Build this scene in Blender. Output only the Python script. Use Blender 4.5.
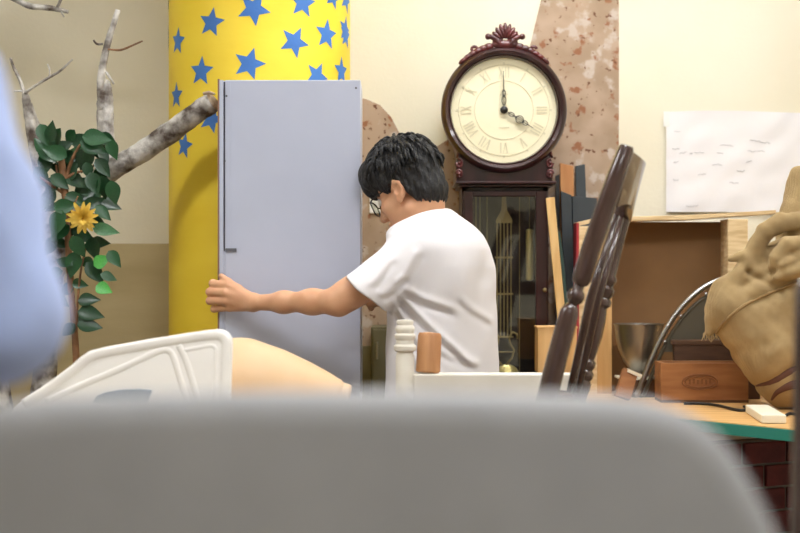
import bpy, bmesh, math, random
import numpy as np
from mathutils import Vector, Matrix

# ------------------------------------------------------------------ clear
for o in list(bpy.data.objects):
    bpy.data.objects.remove(o, do_unlink=True)
scene = bpy.context.scene
COL = scene.collection
random.seed(7)

# ------------------------------------------------------------------ camera, world, light, exposure
F = 1500.0            # focal length in pixels of an 800 x 533 frame
CZ = 1.2              # camera height
cam_d = bpy.data.cameras.new('camera')
cam_d.sensor_width = 36.0
cam_d.lens = F * 36.0 / 800.0
cam_d.clip_start = 0.05
cam_d.dof.use_dof = True
cam_d.dof.focus_distance = 4.02
cam_d.dof.aperture_fstop = 3.4
cam = bpy.data.objects.new('camera', cam_d)
cam.location = (0, 0, CZ)
cam.rotation_euler = (math.radians(90), 0, 0)
COL.objects.link(cam)
scene.camera = cam

world = bpy.data.worlds.new('world')
scene.world = world
world.use_nodes = True
world.node_tree.nodes['Background'].inputs[0].default_value = (0.9, 0.95, 1.0, 1)
world.node_tree.nodes['Background'].inputs[1].default_value = 0.3

vs = scene.view_settings
vs.view_transform = 'Standard'
vs.look = 'None'
vs.gamma = 1.0
vs.use_curve_mapping = False
vs.exposure = 0.88
LAMP = 16.0           # strength of the ceiling light diffusers
# ceiling light fixtures: (x, y, half length x, half width y)
FIXTURES = [(0.45, 4.05, 0.60, 0.15), (0.55, 2.2, 0.60, 0.15), (0.55, 0.2, 0.60, 0.15),
            (-1.6, 2.9, 0.60, 0.15), (2.2, 2.6, 0.60, 0.15)]

# ------------------------------------------------------------------ helpers
def P(u, v, Y):
    """pixel direction carried to depth Y"""
    return Vector(((u - 400.0) / F * Y, Y, CZ + (266.5 - v) / F * Y))

def lin(c):
    r = []
    for x in c[:3]:
        x = x / 255.0
        r.append(x / 12.92 if x <= 0.04045 else ((x + 0.055) / 1.055) ** 2.4)
    return (r[0], r[1], r[2], 1.0)

MATS = {}
def mat(name, col, rough=0.5, metal=0.0, col2=None, vscale=6.0, lo=0.35, hi=0.65, stretch=(1, 1, 1),
        bump=0.0, bscale=60.0, coat=0.0, sheen=0.0, sss=0.0, spec=0.5, detail=4.0, bstretch=None):
    m = bpy.data.materials.new(name)
    m.use_nodes = True
    nt = m.node_tree
    b = nt.nodes['Principled BSDF']
    b.inputs['Base Color'].default_value = lin(col)
    b.inputs['Roughness'].default_value = rough
    b.inputs['Metallic'].default_value = metal
    b.inputs['Coat Weight'].default_value = coat
    b.inputs['Specular IOR Level'].default_value = spec
    if sheen:
        b.inputs['Sheen Weight'].default_value = sheen
    if sss:
        b.inputs['Subsurface Weight'].default_value = sss
        b.inputs['Subsurface Radius'].default_value = (0.02, 0.007, 0.004)
    tc = nt.nodes.new('ShaderNodeTexCoord')
    if col2 is not None:
        mp = nt.nodes.new('ShaderNodeMapping')
        mp.inputs['Scale'].default_value = stretch
        nt.links.new(tc.outputs['Object'], mp.inputs[0])
        n = nt.nodes.new('ShaderNodeTexNoise')
        n.inputs['Scale'].default_value = vscale
        n.inputs['Detail'].default_value = detail
        nt.links.new(mp.outputs[0], n.inputs['Vector'])
        r = nt.nodes.new('ShaderNodeValToRGB')
        r.color_ramp.elements[0].position = lo
        r.color_ramp.elements[1].position = hi
        r.color_ramp.elements[0].color = lin(col)
        r.color_ramp.elements[1].color = lin(col2)
        nt.links.new(n.outputs['Fac'], r.inputs[0])
        nt.links.new(r.outputs[0], b.inputs['Base Color'])
    if bump:
        mp2 = nt.nodes.new('ShaderNodeMapping')
        mp2.inputs['Scale'].default_value = bstretch or stretch
        nt.links.new(tc.outputs['Object'], mp2.inputs[0])
        n2 = nt.nodes.new('ShaderNodeTexNoise')
        n2.inputs['Scale'].default_value = bscale
        n2.inputs['Detail'].default_value = 3.0
        nt.links.new(mp2.outputs[0], n2.inputs['Vector'])
        bp = nt.nodes.new('ShaderNodeBump')
        bp.inputs['Strength'].default_value = bump
        bp.inputs['Distance'].default_value = 0.01
        nt.links.new(n2.outputs['Fac'], bp.inputs['Height'])
        nt.links.new(bp.outputs[0], b.inputs['Normal'])
    MATS[name] = m
    return m

def mat_emit(name, col, strength):
    m = bpy.data.materials.new(name)
    m.use_nodes = True
    b = m.node_tree.nodes['Principled BSDF']
    b.inputs['Base Color'].default_value = (0.8, 0.8, 0.8, 1)
    b.inputs['Emission Color'].default_value = col
    b.inputs['Emission Strength'].default_value = strength
    return m

def mat_glass(name, tint=(255, 255, 255), gloss=0.12, rough=0.03):
    m = bpy.data.materials.new(name)
    m.use_nodes = True
    nt = m.node_tree
    nt.nodes.remove(nt.nodes['Principled BSDF'])
    out = nt.nodes['Material Output']
    t = nt.nodes.new('ShaderNodeBsdfTransparent')
    t.inputs[0].default_value = lin(tint)
    g = nt.nodes.new('ShaderNodeBsdfGlossy')
    g.inputs['Roughness'].default_value = rough
    mx = nt.nodes.new('ShaderNodeMixShader')
    mx.inputs[0].default_value = gloss
    nt.links.new(t.outputs[0], mx.inputs[1])
    nt.links.new(g.outputs[0], mx.inputs[2])
    nt.links.new(mx.outputs[0], out.inputs[0])
    return m

ORG = {}
def tag(o, label=None, cat=None, group=None, kind=None):
    if label: o['label'] = label
    if cat: o['category'] = cat
    if group: o['group'] = group
    if kind: o['kind'] = kind
    return o

def thing(name, label, cat, loc=(0, 0, 0), group=None):
    o = bpy.data.objects.new(name, None)
    o.empty_display_size = 0.05
    COL.objects.link(o)
    o.location = loc
    ORG[o.name] = Vector(loc)
    return tag(o, label, cat, group)

def link_mesh(name, me, m, parent, org, smooth, bevel):
    if smooth:
        me.polygons.foreach_set('use_smooth', [True] * len(me.polygons))
    if m is not None:
        me.materials.append(m)
    o = bpy.data.objects.new(name, me)
    COL.objects.link(o)
    if parent is not None:
        o.parent = parent
        ORG[o.name] = ORG[parent.name]
    else:
        o.location = org
        ORG[o.name] = Vector(org)
    if bevel:
        md = o.modifiers.new('bevel', 'BEVEL')
        md.width = bevel
        md.segments = 2
        md.limit_method = 'ANGLE'
        md.angle_limit = math.radians(40)
    return o

class MB:
    """collects shapes given in world coordinates; build() links them as ONE mesh object"""
    def __init__(self):
        self.v = []
        self.f = []

    def add(self, vs, fs):
        n = len(self.v)
        self.v.extend([Vector(p) for p in vs])
        self.f.extend([tuple(i + n for i in q) for q in fs])
        return self

    def box(self, c, s, rot=None):
        c = Vector(c); hx, hy, hz = s[0] / 2, s[1] / 2, s[2] / 2
        R = rot if rot is not None else Matrix.Identity(3)
        vs = [c + R @ Vector((x * hx, y * hy, z * hz)) for x in (-1, 1) for y in (-1, 1) for z in (-1, 1)]
        return self.add(vs, [(0, 1, 3, 2), (4, 6, 7, 5), (0, 4, 5, 1), (2, 3, 7, 6), (0, 2, 6, 4), (1, 5, 7, 3)])

    def bar(self, a, b, w, d, up=(0, 1, 0)):
        """rectangular bar from a to b, w wide, d deep along up"""
        a = Vector(a); b = Vector(b)
        z = (b - a); L = z.length; z.normalize()
        y = Vector(up); y = (y - z * y.dot(z)).normalized()
        x = y.cross(z)
        R = Matrix((x, y, z)).transposed()
        return self.box((a + b) / 2, (w, d, L), R)

    def tube(self, pts, rad, seg=10, cap=True, closed=False, flat=1.0, flatdir=None, wob=0.0):
        pts = [Vector(p) for p in pts]
        n = len(pts)
        if not hasattr(rad, '__len__'):
            rad = [rad] * n
        prev = None
        vs = []; fs = []
        for i, p in enumerate(pts):
            if closed:
                t = pts[(i + 1) % n] - pts[i - 1]
            else:
                t = pts[min(i + 1, n - 1)] - pts[max(i - 1, 0)]
            t.normalize()
            if flatdir is not None:
                y = Vector(flatdir)
            elif prev is None:
                y = Vector((0, 0, 1)) if abs(t.z) < 0.9 else Vector((0, 1, 0))
            else:
                y = prev
            y = (y - t * y.dot(t)).normalized()
            prev = y
            x = y.cross(t)
            for k in range(seg):
                a = 2 * math.pi * k / seg
                r = rad[i] * (1 + (random.uniform(-wob, wob) if wob else 0))
                vs.append(p + x * (math.cos(a) * r) + y * (math.sin(a) * r * flat))
        m = n if closed else n - 1
        for i in range(m):
            for k in range(seg):
                a = i * seg + k; b = i * seg + (k + 1) % seg
                c = ((i + 1) % n) * seg + (k + 1) % seg; d = ((i + 1) % n) * seg + k
                fs.append((a, b, c, d))
        if cap and not closed:
            fs.append(tuple(reversed(range(seg))))
            fs.append(tuple(range((n - 1) * seg, n * seg)))
        return self.add(vs, fs)

    def lathe(self, a, axis, prof, seg=24):
        """prof: list of (distance along axis, radius)"""
        a = Vector(a); z = Vector(axis).normalized()
        y = Vector((0, 0, 1)) if abs(z.z) < 0.9 else Vector((0, 1, 0))
        y = (y - z * y.dot(z)).normalized(); x = y.cross(z)
        vs = []; fs = []
        for h, r in prof:
            for k in range(seg):
                t = 2 * math.pi * k / seg
                vs.append(a + z * h + x * (math.cos(t) * r) + y * (math.sin(t) * r))
        n = len(prof)
        for i in range(n - 1):
            for k in range(seg):
                fs.append((i * seg + k, i * seg + (k + 1) % seg, (i + 1) * seg + (k + 1) % seg, (i + 1) * seg + k))
        if prof[0][1] > 1e-5: fs.append(tuple(reversed(range(seg))))
        if prof[-1][1] > 1e-5: fs.append(tuple(range((n - 1) * seg, n * seg)))
        return self.add(vs, fs)

    def ell(self, c, r, rot=None, seg=14, rings=9):
        c = Vector(c); R = rot if rot is not None else Matrix.Identity(3)
        if not hasattr(r, '__len__'): r = (r, r, r)
        vs = []; fs = []
        for i in range(rings + 1):
            th = math.pi * i / rings
            for k in range(seg):
                ph = 2 * math.pi * k / seg
                vs.append(c + R @ Vector((r[0] * math.sin(th) * math.cos(ph), r[1] * math.sin(th) * math.sin(ph), r[2] * math.cos(th))))
        for i in range(rings):
            for k in range(seg):
                fs.append((i * seg + k, (i + 1) * seg + k, (i + 1) * seg + (k + 1) % seg, i * seg + (k + 1) % seg))
        return self.add(vs, fs)

    def prism(self, pts, ext):
        """planar outline (3D points) extruded by vector ext"""
        pts = [Vector(p) for p in pts]; e = Vector(ext); n = len(pts)
        fs = [tuple(range(n)), tuple(reversed(range(n, 2 * n)))]
        for i in range(n):
            fs.append((i, i + n, (i + 1) % n + n, (i + 1) % n))
        return self.add(pts + [p + e for p in pts], fs)

    def pillow(self, pts, nrm, th, rnd, steps=5):
        """outline with rounded edges on both faces; nrm is the face normal"""
        pts = [Vector(p) for p in pts]; n = len(pts); N = Vector(nrm).normalized()
        ins = []
        c = sum(pts, Vector()) / n
        for i in range(n):
            t = (pts[(i + 1) % n] - pts[i - 1]).normalized()
            w = t.cross(N).normalized()
            if w.dot(c - pts[i]) < 0: w = -w
            ins.append(w)
        rings = []
        for k in range(2 * steps + 1):
            a = math.pi * k / (2 * steps) - math.pi / 2
            e = rnd * (1 - math.cos(a)); h = (th / 2 - rnd) * (1 if a > 0.001 else (-1 if a < -0.001 else 0)) + rnd * math.sin(a)
            rings.append([pts[i] + ins[i] * e + N * h for i in range(n)])
        vs = [p for r in rings for p in r]; fs = []
        m = len(rings)
        for k in range(m - 1):
            for i in range(n):
                fs.append((k * n + i, k * n + (i + 1) % n, (k + 1) * n + (i + 1) % n, (k + 1) * n + i))
        fs.append(tuple(reversed(range(n)))); fs.append(tuple(range((m - 1) * n, m * n)))
        return self.add(vs, fs)

    def build(self, name, m, parent=None, smooth=False, bevel=0.0, org=None):
        if parent is not None:
            og = ORG[parent.name]
        elif org is not None:
            og = Vector(org)
        else:
            lo = [min(p[i] for p in self.v) for i in range(3)]; hi = [max(p[i] for p in self.v) for i in range(3)]
            og = Vector(((lo[0] + hi[0]) / 2, (lo[1] + hi[1]) / 2, lo[2]))
        me = bpy.data.meshes.new(name)
        me.from_pydata([p - og for p in self.v], [], self.f)
        bm = bmesh.new(); bm.from_mesh(me)
        bmesh.ops.recalc_face_normals(bm, faces=bm.faces)
        bm.to_mesh(me); bm.free()
        o = link_mesh(name, me, m, parent, og, smooth, bevel)
        if smooth == 'auto':
            me.set_sharp_from_angle(angle=math.radians(38))
        return o

def polyline(pts, n=8):
    """Catmull-Rom through the points (lists of floats of any width)"""
    pts = [np.array(p, float) for p in pts]
    out = []
    for i in range(len(pts) - 1):
        p0 = pts[max(i - 1, 0)]; p1 = pts[i]; p2 = pts[i + 1]; p3 = pts[min(i + 2, len(pts) - 1)]
        for k in range(n):
            t = k / n
            out.append(0.5 * ((2 * p1) + (-p0 + p2) * t + (2 * p0 - 5 * p1 + 4 * p2 - p3) * t * t + (-p0 + 3 * p1 - 3 * p2 + p3) * t ** 3))
    out.append(pts[-1])
    return out

# ---- signed distance modelling (numpy) for soft, continuous shapes
def sd_cone(p, a, b, r1, r2):
    a = np.array(a); b = np.array(b); ba = b - a
    t = np.clip(((p - a) @ ba) / (ba @ ba), 0, 1)
    return np.linalg.norm(p - a - t[:, None] * ba, axis=1) - (r1 + (r2 - r1) * t)

def sd_chain(p, pts, rad, k=0.012):
    d = None
    for i in range(len(pts) - 1):
        e = sd_cone(p, pts[i], pts[i + 1], rad[i], rad[i + 1])
        d = e if d is None else smin(d, e, k)
    return d

def sd_ell(p, c, r, R=None):
    q = p - np.array(c)
    if R is not None:
        q = q @ R
    r = np.array(r)
    k0 = np.linalg.norm(q / r, axis=1); k1 = np.linalg.norm(q / (r * r), axis=1) + 1e-9
    return k0 * (k0 - 1) / k1

def smin(a, b, k):
    h = np.clip(0.5 + 0.5 * (b - a) / k, 0, 1)
    return b + (a - b) * h - k * h * (1 - h)

def smax(a, b, k):
    return -smin(-a, -b, k)

def wav(p, s, seed=0):
    """cheap smooth pseudo noise in -1..1"""
    rs = np.random.RandomState(seed)
    d = np.zeros(len(p))
    for i in range(5):
        k = rs.normal(size=3) * s
        d += np.sin(p @ k + rs.uniform(0, 6.28))
    return d / 3.0

def nets(fn, lo, hi, h):
    lo = np.array(lo, float); hi = np.array(hi, float)
    n = np.ceil((hi - lo) / h).astype(int) + 1
    ax = [lo[i] + h * np.arange(n[i]) for i in range(3)]
    V = np.empty(tuple(n), np.float32)
    step = max(1, int(400000 / (n[1] * n[2])))
    for i in range(0, n[0], step):
        g = np.stack(np.meshgrid(ax[0][i:i + step], ax[1], ax[2], indexing='ij'), -1).reshape(-1, 3)
        V[i:i + step] = fn(g).reshape(-1, n[1], n[2])
    V[0] = np.maximum(V[0], h); V[-1] = np.maximum(V[-1], h)
    V[:, 0] = np.maximum(V[:, 0], h); V[:, -1] = np.maximum(V[:, -1], h)
    V[:, :, 0] = np.maximum(V[:, :, 0], h); V[:, :, -1] = np.maximum(V[:, :, -1], h)
    ins = V < 0
    cnt = np.zeros(tuple(n - 1), np.int8)
    offs = [(x, y, z) for x in (0, 1) for y in (0, 1) for z in (0, 1)]
    for x, y, z in offs:
        cnt += ins[x:n[0] - 1 + x, y:n[1] - 1 + y, z:n[2] - 1 + z]
    idx = np.argwhere((cnt > 0) & (cnt < 8))
    cv = np.stack([V[idx[:, 0] + x, idx[:, 1] + y, idx[:, 2] + z] for x, y, z in offs], 1)
    s = np.zeros((len(idx), 3)); c = np.zeros(len(idx))
    O = np.array(offs, float)
    for i in range(8):
        for j in range(i + 1, 8):
            if abs(O[i] - O[j]).sum() == 1:
                a = cv[:, i]; b = cv[:, j]; m = (a < 0) != (b < 0)
                t = np.where(m, a / np.where(m, a - b, 1), 0)
                s += m[:, None] * (O[i] + t[:, None] * (O[j] - O[i])); c += m
    verts = lo + h * (idx + s / c[:, None])
    vid = np.full(tuple(n - 1), -1, np.int64)
    vid[idx[:, 0], idx[:, 1], idx[:, 2]] = np.arange(len(idx))
    quads = []
    for axs in range(3):
        sl0 = [slice(None)] * 3; sl1 = [slice(None)] * 3
        sl0[axs] = slice(0, -1); sl1[axs] = slice(1, None)
        A = ins[tuple(sl0)]; B = ins[tuple(sl1)]
        e = np.argwhere(A != B)
        b = (axs + 1) % 3; d = (axs + 2) % 3
        ok = (e[:, b] > 0) & (e[:, d] > 0) & (e[:, b] < n[b] - 1) & (e[:, d] < n[d] - 1)
        e = e[ok]
        flip = A[e[:, 0], e[:, 1], e[:, 2]]
        def g(db, dd):
            q = e.copy(); q[:, b] += db; q[:, d] += dd
            return vid[q[:, 0], q[:, 1], q[:, 2]]
        q = np.stack([g(-1, -1), g(0, -1), g(0, 0), g(-1, 0)], 1)
        q[~flip] = q[~flip][:, ::-1]
        quads.append(q)
    return verts, np.concatenate(quads)

def sdf_obj(name, blocks, m, parent=None, org=None):
    """blocks: list of (fn, lo, hi, h); all joined into one mesh object"""
    vs = []; fs = []; off = 0
    for fn, lo, hi, h in blocks:
        v, f = nets(fn, lo, hi, h)
        vs.append(v); fs.append(f + off); off += len(v)
    v = np.concatenate(vs); f = np.concatenate(fs)
    og = ORG[parent.name] if parent is not None else Vector(org)
    v = v - np.array(og)
    me = bpy.data.meshes.new(name)
    me.vertices.add(len(v)); me.vertices.foreach_set('co', v.astype(np.float32).ravel())
    me.loops.add(len(f) * 4); me.loops.foreach_set('vertex_index', f.astype(np.int32).ravel())
    me.polygons.add(len(f)); me.polygons.foreach_set('loop_start', np.arange(0, len(f) * 4, 4, dtype=np.int32))
    me.update(calc_edges=True); me.validate()
    return link_mesh(name, me, m, parent, og, True, 0)

def trace(fn, u, v, y0=3.0, y1=5.0):
    """first hit of the pixel direction on a distance field"""
    ys = np.linspace(y0, y1, 900)
    p = np.stack([(u - 400) / F * ys, ys, CZ + (266.5 - v) / F * ys], 1)
    d = fn(p)
    i = np.argmax(d < 0)
    return Vector(p[i]) if d[i] < 0 else None

# ------------------------------------------------------------------ materials
M = {}
M['wall'] = mat('wall_paint', (239, 233, 214), 0.85, col2=(232, 225, 202), vscale=1.6, bump=0.08, bscale=90)
M['wain'] = mat('wainscot_paint', (198, 182, 140), 0.7, col2=(182, 165, 124), vscale=2.2, stretch=(1, 1, 4), bump=0.06, bscale=60)
M['ceil'] = mat('ceiling_paint', (238, 236, 228), 0.9)
M['floor'] = mat('floor_vinyl', (150, 135, 115), 0.5, col2=(128, 114, 97), vscale=3)
M['yellow'] = mat('yellow_paint', (248, 218, 62), 0.55, col2=(240, 206, 48), vscale=2.0, stretch=(1, 1, 3), bump=0.05, bscale=30)
M['star'] = mat('blue_paint', (66, 122, 196), 0.55, col2=(58, 110, 182), vscale=8)
M['box'] = mat('lavender_grey_paint', (193, 199, 219), 0.32, col2=(184, 191, 211), vscale=2.5, bump=0.03, bscale=25, coat=0.15)
M['boxdark'] = mat('dark_gap', (92, 94, 104), 0.6)
M['rawedge'] = mat('raw_board_edge', (142, 108, 92), 0.7)
M['mahog'] = mat('mahogany', (58, 25, 26), 0.3, col2=(40, 18, 20), vscale=5, stretch=(6, 6, 1), coat=0.4)
M['mahogred'] = mat('mahogany_red', (96, 34, 34), 0.3, col2=(62, 22, 24), vscale=30, coat=0.4)
M['clockin'] = mat('clock_interior', (48, 32, 30), 0.5, col2=(36, 24, 24), vscale=4)
M['dial'] = mat('dial_ivory', (238, 230, 198), 0.55, col2=(232, 223, 188), vscale=5)
M['numeral'] = mat('numeral_grey', (214, 206, 174), 0.6)
M['hand'] = mat('hand_iron', (38, 36, 34), 0.45, metal=0.3)
M['brass'] = mat('brass', (232, 208, 140), 0.3, metal=0.55)
M['brassdull'] = mat('brass_dull', (168, 146, 98), 0.45, metal=0.45)
M['glass'] = mat_glass('clear_glass', (250, 252, 250), 0.08, 0.02)
M['lens'] = mat_glass('spectacle_lens', (245, 248, 246), 0.10, 0.02)
M['bark'] = mat('grey_bark', (82, 70, 62), 0.85, col2=(208, 204, 198), vscale=18, lo=0.37, hi=0.60, bump=0.8, bscale=45, stretch=(1, 1, 1))
M['cutwood'] = mat('cut_wood', (206, 190, 166), 0.8, col2=(170, 146, 120), vscale=40)
M['stem'] = mat('brown_stem', (150, 108, 72), 0.7, col2=(112, 78, 52), vscale=30, bump=0.3)
M['leafd'] = mat('leaf_dark', (20, 54, 32), 0.35, col2=(30, 72, 40), vscale=25)
M['leafm'] = mat('leaf_mid', (38, 86, 50), 0.35, col2=(30, 74, 42), vscale=25)
M['leafp'] = mat('leaf_pale', (80, 128, 86), 0.4, col2=(56, 104, 64), vscale=25)
M['leafb'] = mat('leaf_bright', (66, 158, 66), 0.4, col2=(92, 180, 84), vscale=25)
M['petal'] = mat('petal_yellow', (248, 220, 110), 0.6, col2=(242, 200, 74), vscale=60)
M['pot'] = mat('terracotta', (150, 84, 58), 0.7)
M['soil'] = mat('soil', (60, 44, 34), 0.9)
M['skin'] = mat('skin', (220, 170, 134), 0.5, col2=(212, 158, 122), vscale=14, sss=0.12, bump=0.05, bscale=160)
M['nail'] = mat('nail', (236, 196, 178), 0.35)
M['eye'] = mat('eye_white', (230, 226, 220), 0.3)
M['hair'] = mat('black_hair', (11, 10, 11), 0.55, col2=(20, 18, 19), vscale=90, stretch=(1, 1, 0.25), bump=0.7, bscale=220, bstretch=(1, 1, 0.3))
M['frame'] = mat('black_frame', (18, 18, 20), 0.3)
M['shirt'] = mat('white_cotton', (222, 219, 222), 0.85, sheen=0.2, bump=0.06, bscale=300)
M['jeans'] = mat('dark_trousers', (44, 46, 56), 0.85, bump=0.1, bscale=200)
M['shoe'] = mat('white_sneaker', (208, 206, 202), 0.6)
M['sole'] = mat('rubber_sole', (70, 70, 70), 0.8)
M['blueshirt'] = mat('pale_blue_cotton', (170, 188, 234), 0.85, sheen=0.2, bump=0.1, bscale=120)
M['greyfab'] = mat('grey_fabric', (172, 173, 176), 0.9, col2=(164, 165, 168), vscale=14, bump=0.15, bscale=220)
M['greyplast'] = mat('dark_grey_plastic', (70, 70, 72), 0.5)
M['whiteplast'] = mat('white_plastic', (240, 236, 230), 0.4, coat=0.1)
M['slate'] = mat('slate_plastic', (118, 130, 142), 0.5)
M['mann'] = mat('beige_mannequin', (216, 182, 142), 0.6, col2=(210, 174, 132), vscale=6)
M['whitepaint'] = mat('white_paint', (236, 232, 220), 0.5, col2=(226, 220, 206), vscale=10)
M['brownwood'] = mat('brown_wood', (206, 154, 106), 0.55, col2=(186, 130, 86), vscale=10, stretch=(5, 5, 0.6))
M['darkwood'] = mat('dark_turned_wood', (74, 52, 46), 0.26, col2=(56, 38, 34), vscale=8, stretch=(4, 4, 1), coat=0.5)
M['plywood'] = mat('plywood', (226, 184, 126), 0.6, col2=(206, 160, 100), vscale=5, stretch=(8, 2, 0.7))
M['plyedge'] = mat('plywood_edge', (232, 206, 160), 0.65, col2=(206, 174, 126), vscale=12, stretch=(1, 1, 8))
M['cardbrown'] = mat('brown_hardboard', (134, 98, 58), 0.75, col2=(120, 86, 50), vscale=4)
M['board_orange'] = mat('orange_pine', (204, 146, 92), 0.6, col2=(186, 124, 72), vscale=8, stretch=(6, 6, 0.7))
M['board_slate'] = mat('slate_board', (64, 70, 74), 0.65, col2=(54, 60, 64), vscale=8)
M['board_black'] = mat('black_board', (34, 32, 34), 0.6)
M['stickyel'] = mat('yellow_pine', (222, 184, 124), 0.6, col2=(204, 160, 98), vscale=9, stretch=(6, 6, 0.6))
M['greenbd'] = mat('dark_green_board', (34, 62, 52), 0.6)
M['redpaper'] = mat('red_print', (172, 44, 52), 0.6)
M['paper'] = mat('paper_white', (236, 234, 236), 0.9, bump=0.12, bscale=7)
M['ink'] = mat('faded_pencil', (190, 190, 194), 0.9)
M['switch'] = mat('switch_white', (236, 236, 232), 0.4)
M['olive'] = mat('olive_metal', (104, 98, 70), 0.5, col2=(90, 84, 60), vscale=6)
M['khaki'] = mat('khaki_board', (132, 122, 92), 0.7)
M['steel'] = mat('brushed_steel', (150, 146, 140), 0.33, metal=0.9)
M['chrome'] = mat('chrome', (168, 168, 168), 0.28, metal=1.0)
M['darkmetal'] = mat('dark_bronze_metal', (98, 92, 78), 0.4, metal=0.4)
M['crate'] = mat('crate_wood', (164, 112, 66), 0.6, col2=(138, 88, 48), vscale=7, stretch=(0.8, 4, 6))
M['cratedark'] = mat('old_crate_wood', (96, 66, 42), 0.65, col2=(76, 50, 32), vscale=7, stretch=(0.8, 4, 6))
M['stamp'] = mat('stamp_ink', (126, 80, 46), 0.8)
M['tabletop'] = mat('table_wood', (218, 176, 116), 0.5, col2=(198, 150, 90), vscale=6, stretch=(0.8, 6, 4))
M['teal'] = mat('teal_edge', (40, 132, 116), 0.5)
M['burlap'] = mat('burlap', (188, 160, 112), 0.95, col2=(166, 138, 92), vscale=14, sheen=0.1)
def weave(m):
    nt = m.node_tree; b = nt.nodes['Principled BSDF']; tc = nt.nodes.new('ShaderNodeTexCoord')
    hs = []
    for d in ('X', 'Z'):
        w = nt.nodes.new('ShaderNodeTexWave'); w.bands_direction = d; w.inputs['Scale'].default_value = 110; w.inputs['Distortion'].default_value = 1.5; w.inputs['Detail Scale'].default_value = 2.0
        nt.links.new(tc.outputs['Object'], w.inputs['Vector']); hs.append(w.outputs['Fac'])
    mx = nt.nodes.new('ShaderNodeMath'); mx.operation = 'MULTIPLY'; nt.links.new(hs[0], mx.inputs[0]); nt.links.new(hs[1], mx.inputs[1])
    bp = nt.nodes.new('ShaderNodeBump'); bp.inputs['Strength'].default_value = 0.8; bp.inputs['Distance'].default_value = 0.004
    nt.links.new(mx.outputs[0], bp.inputs['Height']); nt.links.new(bp.outputs[0], b.inputs['Normal'])
weave(M['burlap'])
M['burlapseam'] = mat('burlap_seam', (150, 122, 80), 0.95, bump=0.6, bscale=300)
M['maroon'] = mat('maroon_cloth', (96, 62, 50), 0.85)
M['brick'] = mat('brick_dark_red', (110, 48, 50), 0.85, col2=(84, 38, 42), vscale=14, bump=0.3, bscale=60)
M['mortar'] = mat('mortar_grey', (112, 106, 102), 0.9)
M['cable'] = mat('black_rubber', (24, 24, 25), 0.5)
M['cream'] = mat('cream_block', (226, 220, 200), 0.5)
M['steelpaint'] = mat('fixture_white', (230, 230, 230), 0.4)
M['lamp'] = mat_emit('lamp_diffuser', (0.975, 0.985, 1.0, 1), LAMP)

# wallpaper with scattered rust-coloured and pale flowers
def wallpaper_mat():
    m = bpy.data.materials.new('floral_wallpaper'); m.use_nodes = True
    nt = m.node_tree; b = nt.nodes['Principled BSDF']; b.inputs['Roughness'].default_value = 0.8
    tc = nt.nodes.new('ShaderNodeTexCoord')
    def noise(scale, det, w):
        mp = nt.nodes.new('ShaderNodeMapping'); mp.inputs['Location'].default_value = (w, w * 2, w * 3)
        n = nt.nodes.new('ShaderNodeTexNoise'); n.inputs['Scale'].default_value = scale; n.inputs['Detail'].default_value = det
        nt.links.new(tc.outputs['Object'], mp.inputs[0]); nt.links.new(mp.outputs[0], n.inputs['Vector'])
        return n.outputs['Fac']
    def ramp(src, a, bb):
        r = nt.nodes.new('ShaderNodeMapRange'); r.inputs[1].default_value = a; r.inputs[2].default_value = bb
        nt.links.new(src, r.inputs[0]); return r.outputs[0]
    def mix(fac, c1, c2):
        x = nt.nodes.new('ShaderNodeMix'); x.data_type = 'RGBA'
        nt.links.new(fac, x.inputs['Factor'])
        for s, c in (('A', c1), ('B', c2)):
            i = [q for q in x.inputs if q.name == s and q.type == 'RGBA'][0]
            if isinstance(c, tuple): i.default_value = c
            else: nt.links.new(c, i)
        return [q for q in x.outputs if q.type == 'RGBA'][0]
    base = mix(ramp(noise(7, 3, 1.3), 0.4, 0.62), lin((166, 142, 118)), lin((184, 160, 138)))
    pale = mix(ramp(noise(17, 3, 4.1), 0.58, 0.67), base, lin((196, 182, 170)))
    rust = mix(ramp(noise(22, 4, 8.7), 0.60, 0.66), pale, lin((150, 100, 70)))
    dark = mix(ramp(noise(40, 3, 2.9), 0.625, 0.67), rust, lin((110, 72, 50)))
    nt.links.new(dark, b.inputs['Base Color'])
    return m
M['wallpaper'] = wallpaper_mat()

# ------------------------------------------------------------------ the room
XL, XR, Y0, Y1, H = -3.2, 3.2, -2.2, 5.0, 3.0
def struct(name, c, s, m, bevel=0):
    return tag(MB().box(c, s).build(name, m, bevel=bevel), kind='structure')
struct('floor', ((XL + XR) / 2, (Y0 + Y1) / 2, -0.05), (XR - XL + 0.4, Y1 - Y0 + 0.4, 0.1), M['floor'])
struct('ceiling', ((XL + XR) / 2, (Y0 + Y1) / 2, H + 0.05), (XR - XL + 0.4, Y1 - Y0 + 0.4, 0.1), M['ceil'])
struct('wall_back', ((XL + XR) / 2, Y1 + 0.05, H / 2), (XR - XL + 0.4, 0.1, H), M['wall'])
struct('wall_front', ((XL + XR) / 2, Y0 - 0.05, H / 2), (XR - XL + 0.4, 0.1, H), M['wall'])
struct('wall_left', (XL - 0.05, (Y0 + Y1) / 2, H / 2), (0.1, Y1 - Y0, H), M['wall'])
struct('wall_right', (XR + 0.05, (Y0 + Y1) / 2, H / 2), (0.1, Y1 - Y0, H), M['wall'])
# lower wall cladding on the left part of the back wall: two courses of board with a joint
zj = P(0, 243, 5.0).z
struct('trim_1', ((XL - 0.5) / 2, Y1 - 0.004, zj / 2), (-0.5 - XL, 0.008, zj - 0.004), M['wain'], 0.003)
struct('baseboard_back', ((XL + XR) / 2, Y1 - 0.012, 0.05), (XR - XL, 0.024, 0.1), M['whitepaint'], 0.003)

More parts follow.
